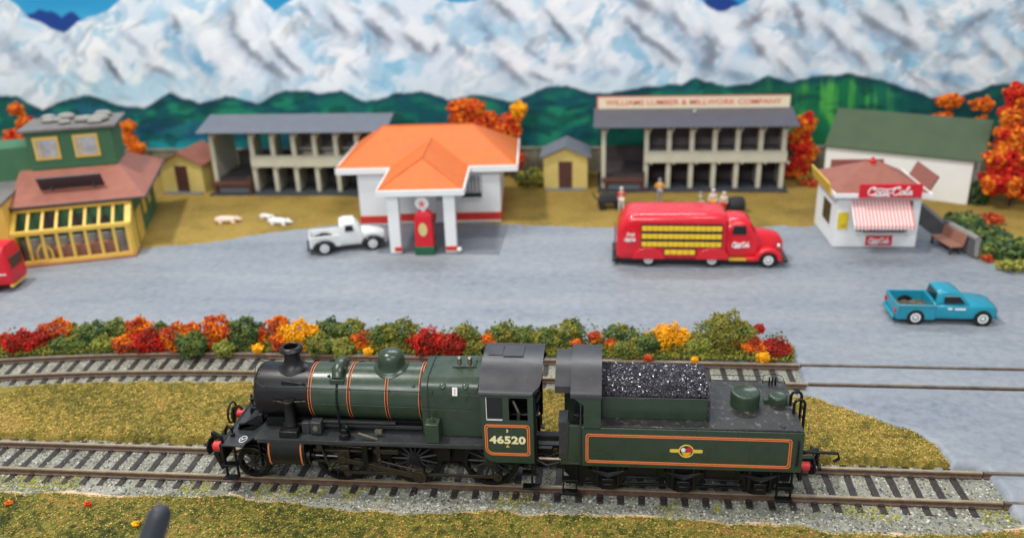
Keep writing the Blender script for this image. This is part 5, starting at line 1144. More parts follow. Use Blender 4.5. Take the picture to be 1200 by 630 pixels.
mb=MB(); mb.add([(.62,-.62,1.5),(.95,-.72,1.14),(.95,.72,1.14),(.62,.62,1.5)],[(0,1,2,3)]); mb.add([(-.5,-.6,1.12),(-.46,-.55,1.5),(-.46,.55,1.5),(-.5,.6,1.12)],[(0,1,2,3)]); mb.build('windscreen',M['window_black'],cb)
mb=MB(); letter(mb,'U.S. NAVY',(.42,-.995,.86),.15,depth=.004,bold=.006,width=.85) if 0 else (mb.box(.02,.22,-.995,-.985,.8,.9),mb.box(.34,.84,-.995,-.985,.79,.89)); mb.build('door_lettering',M['white_paint'],bd)
mb=MB(); mb.tube([(-2.28,-.985,.97),(-.5,-.99,.99)],.018); mb.build('bed_trim',M['chrome'],bd)
mb=MB(); mb.box(2.38,2.5,-.85,.85,.25,.38); mb.box(-2.5,-2.36,-.85,.85,.22,.38); mb.build('bumper',M['teal'],E_,bev=.03)
for s in (-1,1): mb=MB(); mb.cyl((2.36,s*.65,.68),(2.44,s*.65,.68),.12,seg=16); mb.build('headlight',M['chrome'],E_); mb=MB(); mb.box(-2.42,-2.36,s*.8-.08,s*.8+.08,.5,.75); mb.build('tail_light',M['red_paint'],E_)
for x in (-1.42,1.72):
    for s in (-1,1):
        mb=MB(); mb.cyl((x,s*.7,.33),(x,s*.992,.33),.42,seg=24); mb.build('wheel_arch',M['window_black'],E_)
        vwheel(E_,x,s,.99,.34,.2,'silver',.72)
# white pickup beside the filling station
W_=thing('pickup_truck','white old style pickup truck with black wings by the station pillar','pickup',(-12.75,23.55,0),math.radians(19),group='model pickup trucks')
mb=MB(); side_body(mb,-2.3,-.35,.8,.4,1.15,.09); mb.box(-2.3,-.35,-.75,.75,.4,.55); mb.box(-2.34,-2.26,-.78,.78,.4,1.15); mb.build('bed',M['silver'],W_,bev=.04)
mb=MB(); mb.loft([(-.45,.86,.35,1.2,.05),(-.4,.88,.3,1.85,.12),(-.15,.88,.3,1.98,.16),(.5,.88,.3,1.96,.16),(.75,.88,.3,1.6,.1),(.95,.86,.3,1.25,.08)],24,4.5); cb=mb.build('cab',M['silver'],W_,smooth=45)
mb=MB(); mb.loft([(.8,.82,.4,1.25,.1),(1.4,.72,.4,1.22,.2),(2.1,.62,.42,1.1,.25),(2.35,.55,.5,.95,.2)],24,3.2); mb.build('bonnet',M['silver'],W_,smooth=50)
for s in (-1,1):
    a,b=sorted((s*.9,s*.84)); mb=MB(); mb.prism([(-.1,1.35),(.45,1.35),(.38,1.72),(-.06,1.72)],'y',a,b); mb.build('side_window',M['window_black'],cb)
    for x in (-1.45,1.55):
        mb=MB(); a,b=sorted((s*.6,s*1.0)); P=[(x+.72*math.cos(t),.38+.52*math.sin(t)) for t in np.linspace(0,PI,14)]; mb.prism(P,'y',a,b); mb.build('wing',M['window_black'],W_,bev=.05,smooth=40)
        vwheel(W_,x,s,1.03,.42,.22,'hub_white',.66)
mb=MB(); mb.box(-2.2,2.2,-.6,.6,.25,.5); mb.box(-2.5,-2.36,-.85,.85,.3,.45); mb.build('chassis',M['window_black'],W_)
mb=MB(); mb.box(2.34,2.46,-.8,.8,.3,.45); mb.build('bumper',M['chrome'],W_,bev=.03)
# red vehicle cut by the left frame edge
V_=thing('red_van','red van cut off by the left edge of the picture near the glass front','van',(-33.0,16.4,0),math.radians(10))
mb=MB(); mb.loft([(-4.0,.9,.35,1.5,.1),(-3.6,1.0,.3,2.2,.12),(-2.8,1.05,.28,2.7,.1),(1.6,1.05,.28,2.7,.1),(2.3,1.04,.28,2.66,.1),(2.42,1.0,.3,2.1,.1),(2.5,.95,.4,1.6,.08)],24,5.5); vb=mb.build('body',M['cola_red'],V_,smooth=45)
mb=MB(); mb.box(-3.5,2.3,-1.07,-1.03,1.05,1.12); mb.build('side_stripe',M['cloth_white'],vb)
mb=MB(); mb.box(2.3,2.5,-.95,.95,.25,.42); mb.build('bumper',M['yellow_frame'],V_,bev=.03)
mb=MB(); mb.box(2.4,2.52,-.7,.7,1.3,1.95); mb.build('rear_window',M['door_brown'],vb)
for x in (-2.8,1.3):
    for s in (-1,1): vwheel(V_,x,s,1.03,.36,.2)
# ------------------------------------------------------------------ figures, animals, small things
def person(label,loc,rz,h,shirt,legs,arms,hair=None):
    """one skinned body; shirt, trousers and hair are its clothing parts"""
    k=h/1.75
    t=thing('person',label,'person',loc,rz)
    J={'pel':(0,0,.92),'waist':(0,0,1.08),'chest':(0,0,1.3),'neck':(0,0,1.47),'head':(0,-.01,1.6),'top':(0,0,1.72)}
    for s,n in ((-1,'l'),(1,'r')):
        J['hip'+n]=(s*.1,0,.88); J['knee'+n]=(s*.12,-.02,.48); J['ank'+n]=(s*.13,.02,.08); J['toe'+n]=(s*.14,-.14,.04)
        J['sh'+n]=(s*.19,0,1.38); e,w=arms; J['el'+n]=(s*e[0],e[1],e[2]); J['wr'+n]=(s*w[0],w[1],w[2]); J['fi'+n]=(s*w[0]*.9,w[1]-.06,w[2]+.04)
    R={'pel':.13,'waist':.12,'chest':.15,'neck':.055,'head':.105,'top':.07,'hip':.09,'knee':.06,'ank':.045,'toe':.04,'sh':.06,'el':.045,'wr':.033,'fi':.03}
    Eg=[('pel','waist'),('waist','chest'),('chest','neck'),('neck','head'),('head','top')]
    for n in 'lr': Eg+=[('pel','hip'+n),('hip'+n,'knee'+n),('knee'+n,'ank'+n),('ank'+n,'toe'+n),('chest','sh'+n),('sh'+n,'el'+n),('el'+n,'wr'+n),('wr'+n,'fi'+n)]
    def skin(name,keys,edges,m,grow,parent):
        me=bpy.data.meshes.new(name); ks=list(keys); me.from_pydata([tuple(c*k for c in J[q]) for q in ks],[(ks.index(a),ks.index(b)) for a,b in edges],[])
        o=bpy.data.objects.new(name,me); COL.objects.link(o); o.parent=parent; me.materials.append(m)
        md=o.modifiers.new('Skin','SKIN'); sv=me.skin_vertices[0].data if me.skin_vertices else None
        if sv is None:
            bm=bmesh.new(); bm.from_mesh(me); bm.verts.layers.skin.verify(); bm.to_mesh(me); bm.free(); sv=me.skin_vertices[0].data
        for i,q in enumerate(ks):
            r=R.get(q,R.get(q[:-1],.05))*k*grow; sv[i].radius=(r,r); sv[i].use_root=(i==0)
        md.use_smooth_shade=True
        sb=o.modifiers.new('Sub','SUBSURF'); sb.levels=1; sb.render_levels=1; return o
    body=skin('body',list(J),Eg,M['skin'],1.,t)
    up=['waist','chest','shl','ell','wrl','shr','elr','wrr']; skin('shirt',up,[('waist','chest'),('chest','shl'),('shl','ell'),('ell','wrl'),('chest','shr'),('shr','elr'),('elr','wrr')],shirt,1.22,body)
    lo=['pel','hipl','kneel','ankl','hipr','kneer','ankr']; skin('trousers',lo,[('pel','hipl'),('hipl','kneel'),('kneel','ankl'),('pel','hipr'),('hipr','kneer'),('kneer','ankr')],legs,1.25,body)
    if hair: mb=MB(); mb.ball((0,.012*k,1.66*k),.125*k,12,8,(1,1,.85)); mb.build('hat',hair,body)
    return t
dn=((.26,.02,1.12),(.25,-.08,.88)); upf=((.34,-.05,1.15),(.16,-.2,1.18))
person('tiny person in red shirt with white cap standing behind the truck tail',(4.75,31.0,0.0),0,1.75,M['cloth_red'],M['cloth_white'],dn,M['cloth_white'])
person('tiny person in yellow jacket with grey trousers before the signed timber shed',(7.5,33.0,0.0),0,1.8,M['cloth_yellow'],M['cloth_grey'],upf,M['cloth_grey'])
person('tiny figure in green and white seen over the truck roof',(10.1,30.4,.0),.4,1.6,M['blanket_green'],M['cloth_white'],dn,M['cloth_grey'])
person('left one of two tiny figures in pale clothes over the truck roof',(10.95,30.6,.0),0,1.75,M['cloth_white'],M['cloth_yellow'],dn,M['cloth_white'])
person('right one of two tiny figures in pale clothes beside the black barrel',(11.65,30.4,.0),-.3,1.6,M['cloth_white'],M['cloth_red'],dn,M['cloth_white'])
t=thing('oil_drum','black rounded barrel lying next to the pale figures behind the truck','barrel',(12.5,30.9,0))
mb=MB(); mb.M=Matrix.Translation((0,0,.55))@Matrix.Rotation(.3,4,'Z'); mb.lathe([(.3,-.6),(.5,-.55),(.55,-.2),(.55,.2),(.5,.55),(.3,.6)],(0,0,0),'x',24); mb.M=None; mb.build('drum',M['dark_thing'],t)
mb=MB(); mb.box(-.5,.5,-.35,.35,0,.14); mb.build('cradle',M['dark_board'],t)
t=thing('garden_cart','low dark grey cart left of the person in red','cart',(3.95,31.7,0),.1)
mb=MB(); mb.box(-.75,.75,-.5,.5,.45,.85); mb.box(-.65,.65,-.4,.4,.85,1.0); mb.build('cart_body',M['dark_thing'],t,bev=.08,seg=3)
for x in (-.55,.55):
    for s in (-1,1): mb=MB(); mb.cyl((x,s*.45,.25),(x,s*.57,.25),.25,seg=16); mb.build('wheel',M['tyre'],t)
mb=MB(); mb.tube([(-.75,0,.6),(-1.1,0,.9),(-1.2,0,1.15)],.05); mb.build('handle',M['dark_thing'],t)
def pig(label,loc,rz,m,k=1.):
    t=thing('pig_figure',label,'pig figure',loc,rz,'pale lying pig figures on the mustard grass')
    mb=MB(); mb.M=Matrix.Scale(k,4); mb.loft([(-.82,.08,.22,.38),(-.75,.24,.1,.5),(-.4,.34,.02,.62),(.1,.34,.0,.6),(.45,.28,.04,.56),(.62,.22,.12,.54),(.8,.2,.14,.5),(.98,.12,.16,.36),(1.08,.09,.17,.3)],16,2.2); mb.M=None; mb.v=[(x,y,z*.72) for x,y,z in mb.v]
    b=mb.build('body',m,t,smooth=80)
    for s in (-1,1): mb=MB(); mb.M=Matrix.Scale(k,4); mb.prism([(.58,.34),(.74,.34),(.7,.46)],'y',s*.16-.03,s*.16+.03); mb.M=None; mb.build('ear',m,b)
    for x in (-.5,.4):
        for s in (-1,1): mb=MB(); mb.M=Matrix.Scale(k,4); mb.tube([(x,s*.22,.14),(x+.12,s*.38,.07),(x+.3,s*.4,.05)],[.1,.07,.05]); mb.M=None; mb.build('leg',m,b)
pig('pinkish long pig figure lying leftmost on the mustard grass',(-22.8,28.3,.02),.15,M['pig_pink'])
pig('small white pig figure lying upper middle of the three',(-20.3,29.3,.02),-.2,M['cloth_white'],.62)
pig('white pig figure lying rightmost on the mustard grass',(-18.9,28.0,.02),-.1,M['cloth_white'],.95)
# stone wall and bench at the right
t=thing('garden_wall','dark sloping garden wall with a pale end running right of the kiosk','wall',(24.6,25.6,0))
mb=MB(); pts=[(-.55,3.4),(-.2,0),(.55,-3.0)]
for a,b in zip(pts[:-1],pts[1:]):
    dx,dy=b[0]-a[0],b[1]-a[1]; l=math.hypot(dx,dy); n=(dy/l*.16,-dx/l*.16)
    mb.add([(a[0]-n[0],a[1]-n[1],0),(b[0]-n[0],b[1]-n[1],0),(b[0]+n[0],b[1]+n[1],0),(a[0]+n[0],a[1]+n[1],0),(a[0]-n[0],a[1]-n[1],1.3),(b[0]-n[0],b[1]-n[1],1.05),(b[0]+n[0],b[1]+n[1],1.05),(a[0]+n[0],a[1]+n[1],1.3)],[(0,3,2,1),(4,5,6,7),(0,1,5,4),(1,2,6,5),(2,3,7,6),(3,0,4,7)])
mb.build('wall_face',M['stone_grey'],t,smooth=0,bev=.03)
mb=MB(); mb.tube([(-.15,-.6,1.2),(.56,-3.05,1.12)],.18); mb.tube([(.55,-3.05,1.1),(.58,-3.1,.1)],.16); mb.build('wall_cap',M['stone_light'],t)
t=thing('park_bench','tan wooden bench leaning against the dark garden wall','bench',(24.15,24.1,0),math.radians(12))
mb=MB(); mb.box(-.55,.2,-1.1,1.1,.42,.52); mb.build('seat',M['bench_tan'],t,bev=.02)
mb=MB(); mb.M=Matrix.Translation((.22,0,.5))@Matrix.Rotation(.2,4,'Y'); mb.box(-.05,.05,-1.1,1.1,0,.7); mb.M=None; mb.build('backrest',M['bench_tan'],t,bev=.02)
for x in (-.45,.1):
    for y in (-.95,.95): mb=MB(); mb.box(x-.06,x+.06,y-.06,y+.06,0,.42); mb.build('leg',M['dark_board'],t)
# foreground rod, out of focus
t=thing('control_rod','blurred dark grey round ended rod rising in front of the front turf','rod',(-7.9,-12.9,-3))
a=Vector((-6.05,-12.3,7.46)); b=Vector((-6.61,-12.95,5.94)); r0=t.location
mb=MB(); d=(b-a); pts=[a+d*q-r0 for q in (-.02,.0,.05,.12,.25,.45,.8,1.4,2.6)]; mb.tube(pts,[.05,.15,.22,.25,.26,.27,.34,.44,.52],20)
mb.v=[p for p in mb.v]; mb.build('rod_shaft',M['rod_grey'],t,smooth=60)
mb=MB(); e=pts[-1]; mb.lathe([(1.3,0),(1.3,.3),(.8,.5),(.6,e.z)],(e.x,e.y,0),seg=24); mb.build('rod_base',M['rod_grey'],t)
# ------------------------------------------------------------------ foliage
ico=bmesh.new(); bmesh.ops.create_icosphere(ico,subdivisions=1,radius=1); IV=np.array([v.co[:] for v in ico.verts]); IF=np.array([[v.index for v in f.verts] for f in ico.faces]); ico.free()
leaf_m=vcmat('foam_leaves',.9,.5,25,.25)
TONE={'orange':[(224,110,22),(240,140,30),(200,84,24)],'red':[(200,36,26),(220,56,36),(170,30,26)],'darkred':[(158,40,32),(184,50,36),(120,40,30)],
 'rust':[(186,74,40),(204,96,44),(150,52,34)],'gold':[(240,170,20),(250,190,40),(224,140,20)],'olive':[(132,130,56),(156,150,68),(108,108,48)],'lime':[(142,148,62),(124,134,56),(160,160,82)],
 'green':[(100,118,60),(120,130,64),(80,98,52)],'dark':[(68,92,56),(86,106,60),(56,76,48)],'mixred':[(208,60,30),(230,120,30),(180,40,30)],'mixorange':[(222,110,26),(200,70,28),(236,140,40)]}
def foliage(name,ells,n,blob,tone,parent=None,base=None,second=None):
    """n small foam crumbs spread over and inside a set of ellipsoids (cx,cy,cz,rx,ry,rz)"""
    C=[]; w=np.array([e[3]*e[4]+e[4]*e[5]+e[3]*e[5] for e in ells]); w=w/w.sum()
    for e,q in zip(ells,w):
        m=max(6,int(n*q)); d=RNG.normal(size=(m,3)); d/=np.linalg.norm(d,axis=1,keepdims=True)
        lump=.85+.3*np.sin(d[:,0]*5+e[0]*3)*np.cos(d[:,1]*4+e[1])+.12*np.sin(d[:,2]*7)
        r=RNG.uniform(.55,1.,m)**.6*lump; C.append(np.array(e[:3])+d*r[:,None]*np.array(e[3:6]))
    C=np.concatenate(C); C=C[C[:,2]>(.0 if base is None else base)]; n=len(C)
    s=blob*RNG.uniform(.6,1.3,n); P=IV[None]*RNG.uniform(.55,1.3,(n,len(IV),1))*s[:,None,None]+C[:,None,:]
    F=(IF[None]+len(IV)*np.arange(n)[:,None,None]).reshape(-1,3)
    t=np.array([lin(c) for c in TONE[tone]]); ti=RNG.integers(0,3,n); c=t[ti]
    if second: t2=np.array([lin(x) for x in TONE[second]]); k=fbm(C[:,0]*1.3,C[:,2]*1.3+C[:,1],int(abs(C[0,0])*7)+3,2)>.56; c[k]=t2[ti[k]]
    c=c*RNG.uniform(.7,1.2,(n,1))
    return npmesh(name,P.reshape(-1,3),F,leaf_m,parent,cols=np.repeat(c,len(IV),0))
for i,(x,y,z,r,tone,lab) in enumerate(BUSHES):
    r=r*(1.2 if r>.34 else .9); zc=max(z,.25) if r>.3 else z*.8+.05; y=y if r>.3 else y+.15
    r*=1.12; ells=[(0,0,zc*.9,r,r*.8,r*.85)]
    t=bpy.data.objects.new('hedge_bush',None)
    if zc>r*.9 and r>.33: ells.append((RNG.uniform(-.1,.1),-.1,zc*.38,r*.85,r*.65,max(.2,zc*.45)))
    if r>.5: 
        for k in range(3): a=RNG.uniform(0,2*PI); ells.append((r*.7*math.cos(a),.3*math.sin(a),zc*.9+RNG.uniform(-.2,.35)*r,r*.4,r*.4,r*.4))
    bpy.data.objects.remove(t)
    o=foliage('hedge_bush',ells,int(260+2300*r*r*1.3),.046,tone,second={'orange':'rust','red':'darkred','rust':'orange','olive':'green','green':'olive','dark':'green','lime':'olive'}.get(tone),base=-z if z<.3 else -.05)
    o.location=(x,y,0); tag(o,lab,'bush','bushes of the low autumn hedge behind the rear track')
# low dark filler under the hedge so that no gap shows road right through: a run of moss
n=24000; x=RNG.uniform(-29,12.2,n); y=trackY(x)+1.15+np.abs(RNG.normal(0,.85,n)); z=RNG.uniform(-.08,.4,n)*np.clip((y-trackY(x)-1.)/.7,.2,1)
P=IV[None]*RNG.uniform(.6,1.3,(n,len(IV),1))*RNG.uniform(.035,.065,n)[:,None,None]+np.stack([x,y,z],-1)[:,None,:]
t3=np.array([lin(c) for c in ((84,92,36),(60,78,36),(120,116,40),(150,140,50))]); cc=t3[RNG.integers(0,4,n)]
o=npmesh('moss',P.reshape(-1,3),(IF[None]+len(IV)*np.arange(n)[:,None,None]).reshape(-1,3),leaf_m,None,cols=np.repeat(cc,len(IV),0)); tag(o,'low green moss running along the foot of the autumn hedge','moss',kind='stuff')
def tree(name,label,loc,h,ells,tone,second,n,blob=.2,group='autumn trees at the back'):
    t=thing(name,label,'tree',loc,0,group)
    mb=MB(); top=h*.8; mb.tube([(0,0,0),(.05,0,h*.25),(-.04,.02,h*.5),(.03,0,top)],[.22,.17,.12,.05],10)
    for e in ells: mb.tube([(0,0,h*.35),(e[0]*.5,e[1]*.5,(h*.35+e[2])/2),(e[0],e[1],e[2])],[.09,.07,.03],7)
    mb.build('trunk',M['trunk'],t); foliage('crown',ells,int(n*2.6),blob*.62,tone,t,second=second,base=.2)
tree('autumn_tree','orange and red tree at the far left edge behind the green cafe',(-44.9,39.5,0),6.2,[(.3,0,5.9,.55,.5,.5),(.9,0,4.6,.8,.6,.9),(-.4,0,3.2,1.1,.7,1.2),(.8,0,2.5,1.,.7,1.0)],'mixorange','red',900)
tree('autumn_tree','small orange tree just right of the green upper storey',(-35.2,39.5,0),4.6,[(0,0,4.4,.6,.5,.5),(-.1,0,3.4,.6,.5,.7),(.4,0,2.6,.7,.5,.7),(-.3,0,1.6,.7,.5,.8)],'mixorange',None,600)
tree('autumn_tree','red tree with yellow clumps rising behind the orange station roof',(-6.9,39.3,0),6.6,[(-.5,0,5.5,1.35,.8,1.0),(1.4,0,4.7,.9,.6,.8),(.5,0,5.7,.8,.6,.6),(0,0,4.2,1.3,.8,.9),(.9,0,3.6,.9,.7,.9)],'mixred','orange',900)
tree('autumn_tree','red tree with a golden top leaning right of the orange station roof',(-3.6,39.3,0),6.0,[(-.2,0,3.6,1.1,.8,1.2),(.1,0,4.7,.75,.6,.9),(-1.1,0,4.0,.9,.6,.7),(-.9,0,2.8,.7,.5,.7),(.2,0,1.6,.8,.6,1.)],'mixred',None,700)
foliage_top=foliage('crown',[(.55,0,5.5,.7,.55,.7)],420,.12,'gold',[o for o in SC.objects if o.name.startswith('autumn_tree') and abs(o.location.x+3.6)<.01][0]); foliage_top['label']='golden yellow top clump'
tree('autumn_tree','orange tree between the signed timber shed and the barn',(18.6,38.9,0),5.2,[(0,0,4.4,.8,.6,.8),(-.4,0,3.2,.9,.6,.9),(.2,0,2.2,.9,.6,1.),(-.3,0,1.,1.,.7,.9)],'mixorange','red',800)
tree('autumn_tree','left one of two orange tree tops above the barn roof',(29.3,40.6,0),6.3,[(0,0,5.6,1.0,.6,.55),(-.3,0,4.,.9,.6,.9),(0,0,2.5,1.,.6,1.)],'mixorange',None,560)
tree('autumn_tree','right one of two orange tree tops above the barn roof',(31.7,40.6,0),6.,[(0,0,5.3,.9,.6,.5),(0,0,3.6,.8,.6,.9),(0,0,2.2,1.,.6,1.)],'mixorange',None,500)
tree('autumn_tree','tall orange and red tree at the right edge beside the barn',(31.2,32.4,0),8.2,[(-1.0,0,7.6,.8,.8,.8),(-1.1,0,6.3,.8,.8,.9),(-.9,0,4.9,1.1,1.,1.1),(-1.2,-.3,3.3,1.4,1.1,1.1),(-1.2,-.5,1.9,1.5,1.2,1.),(1.2,0,5.,1.5,1.,2.4),(1.5,0,2.,1.6,1.,1.6)],'mixorange','red',3600,.2)
def bush(label,loc,r,tone,second,n,blob=.14,cat='bush'):
    o=foliage('shrub',[(0,0,r[2]*.6,r[0],r[1],r[2]),(r[0]*.4,0,r[2]*.8,r[0]*.6,r[1]*.7,r[2]*.6)],n,blob,tone,None,second=second); o.location=loc; tag(o,label,cat,'shrubs on the mustard grass')
bush('round green shrub between filling station and small yellow shed',(-2.0,37.2,0),(1.2,.8,.9),'olive','green',420)
bush('dark green shrub right behind the dark garden wall',(26.2,27.4,0),(1.3,1.2,.7),'dark','green',520)
bush('dark green shrub in the middle of the right verge',(26.6,24.9,0),(1.3,1.2,.7),'dark','green',520)
bush('dark green shrub nearest the road at the right edge',(27.3,22.5,0),(1.7,1.2,.8),'dark','green',640)
bush('low yellow green shrub at the road edge on the far right',(26.6,20.7,0),(1.2,.5,.35),'lime','olive',240,.1)
bush('small red shrub on the grass behind the dark green shrubs',(28.3,28.7,0),(.9,.7,.4),'rust','darkred',200,.12)
bush('tiny rusty tuft at the foot of the garden wall',(25.6,22.0,0),(.3,.25,.22),'rust',None,60,.09)
bush('black green shrub at the right corner of the barn',(29.3,33.0,0),(.8,.8,1.1),'dark',None,260,.16)
bush('reddish undergrowth at the foot of the orange tree beside the signed shed',(19.2,37.4,0),(1.1,.7,.5),'rust','olive',240)
bush('small olive shrub between brown roofed shed and unsigned timber shed',(-26.9,38.6,0),(.8,.5,.6),'olive','dark',160)
for i,(x,y,c,lab) in enumerate(((-14.9,-2.9,'red','tiny red foam crumb on the front turf left of the grey rod'),(-17.9,-3.0,'orange','tiny orange foam crumb on the front turf at the far left'),(-12.6,-3.9,'gold','tiny yellow foam crumb beside the grey rod'))):
    o=foliage('foam_crumb',[(0,0,.05,.16,.12,.07)],16,.055,c); o.location=(x,y,-.02); tag(o,lab,'foam crumb','foam crumbs dropped on the front turf')
# ------------------------------------------------------------------ low stone fence in front of the mural
t=thing('boundary_wall','low weathered grey stone wall along the foot of the painted mountains','wall',(0,41.3,0))
mb=MB(); x=-62
while x<48:
    l=RNG.uniform(2.2,3.4); mb.box(x,x+l-.04,-.12,.12,-.1,1.85+RNG.uniform(-.08,.08)); x+=l
mb.build('stone_course',M['fence_grey'],t,smooth=0,bev=.04)
mb=MB(); mb.box(-62,48,-.2,.2,1.9,2.05); mb.build('coping',M['fence_grey'],t,bev=.03)
# ------------------------------------------------------------------ painted mountain mural (a flat painted board, really flat in the place)
X,Z=np.meshgrid(np.linspace(-76,62,1250),np.linspace(-1,24,300)); nx=1250; nz=300
c_=71.4578-.10221*X-.37279*Z; U=600+1011.77*(4.03517+.99472*X-.02961*Z)/c_; Vv=315-1011.77*(8.36599-.00933*X+.92744*Z)/c_
def mix(a,b,t): return a*(1-t[...,None])+b*t[...,None]
def col(r,g,b): return np.array(lin((r,g,b)))
wx=(fbm(U/60,Vv/40,201,4)-.5)*40; wy=(fbm(U/50,Vv/45,203,4)-.5)*34
# sky
img=mix(np.broadcast_to(col(24,128,190),U.shape+(3,)),col(70,180,220),np.clip((Vv+10)/60,0,1)*.6+.4*fbm(U/90,Vv/20,205,4))
# distant blue hills
rd=np.interp(U,[-200,20,48,60,72,85,110,150,780,812,830,850,880,950,1500],[30,22,10,14,20,14,34,60,40,8,-2,-6,12,40,40])+6*(fbm(U/9,U*0+2,207,3)-.5)
img=mix(img,col(30,66,140)+0*img,sstep(-2,2,Vv-rd))
# snow mountains ridge
rx=[-400,-200,-60,0,20,35,60,76,90,110,130,150,200,222,250,290,304,322,342,365,420,480,500,530,556,575,640,700,760,800,813,826,840,870,892,960,1060,1160,1300,1500]
ry=[-30,10,-40,-8,6,22,33,40,27,19,11,-8,-22,-6,-2,-20,-4,14,1,-14,-30,-16,-4,3,2,-12,-40,-20,-35,-12,-6,4,15,5,-10,-30,-24,-30,-20,0]
rs=np.interp(U,rx,ry)+5*(fbm(U/12,U*0+1,209,3)-.5)
# painted relief: directional ridged strokes that fall away from the summits
pk=[(-260,-40),(-70,-50),(5,-25),(150,-60),(255,-45),(375,-60),(455,-50),(560,-20),(640,-60),(733,18),(800,-45),(892,-40),(985,-50),(1075,-40),(1180,-50),(1330,-40)]
H=np.full(U.shape,-1e9)
for i,(px,py) in enumerate(pk):
    sl=.62+.16*math.sin(i*2.3); h=-(np.abs(U+wx-px)*sl)-(py)*1.0-(0); h=h+ .0*Vv; H=np.maximum(H,h)
rid=1-np.abs(2*fbm((U+wx*1.2)/64+.5*(Vv+wy)/64,(Vv+wy)/90,211,4,.42)-1)
rid2=1-np.abs(2*fbm((U+wx)/34,(Vv+wy)/44,213,3,.4)-1)
rel=H/70+rid*1.5+rid2*.5
gu=np.gradient(rel,axis=1)*nx/1250*6; gv=np.gradient(rel,axis=0)*4
light=fbm((U*.9+Vv*1.1+wx)/34,(Vv-U*.35+wy)/70,215,5)
sh=sstep(.02,.55,gu*2.2+.25*(light-.5)*2)
snow=mix(np.broadcast_to(col(220,230,240),U.shape+(3,)),col(244,245,246),sstep(.42,.62,light))
snow=mix(snow,col(166,208,232)+0*snow,.85*sstep(.5,.72,fbm((U+wx)/30,(Vv+wy)/24,217,4)))
snow=mix(snow,col(158,190,214)+0*snow,.5*sh)
st=fbm((U*.8-Vv*.9+wx*1.4)/16,(U*.5+Vv+wy)/52,219,4); st2=fbm((U*.8+Vv*.9+wx*1.4)/16,(-U*.5+Vv+wy)/52,221,4); side=fbm(U/130,Vv/130,223,2)
stk=np.where(side>.5,st,st2)
wl=np.clip(np.abs(U-300)/700,0,1)*.02
snow=mix(snow,col(92,98,112)+0*snow,.35*sstep(.61-wl,.72-wl,stk)*sstep(.25,.5,fbm(U/40,Vv/40,225,2)))
snow=mix(snow,col(110,182,212)+0*snow,.6*sstep(.62,.74,fbm((U+wx)/26+9,(Vv+wy)/18,227,4)))
greyr=sstep(820,960,U)*.55+sstep(60,-40,U)*.4
snow=mix(snow,col(136,142,152)+0*snow,.8*greyr*sstep(.42,.62,fbm((U+wx)/18,(Vv+wy)/14,229,4)))
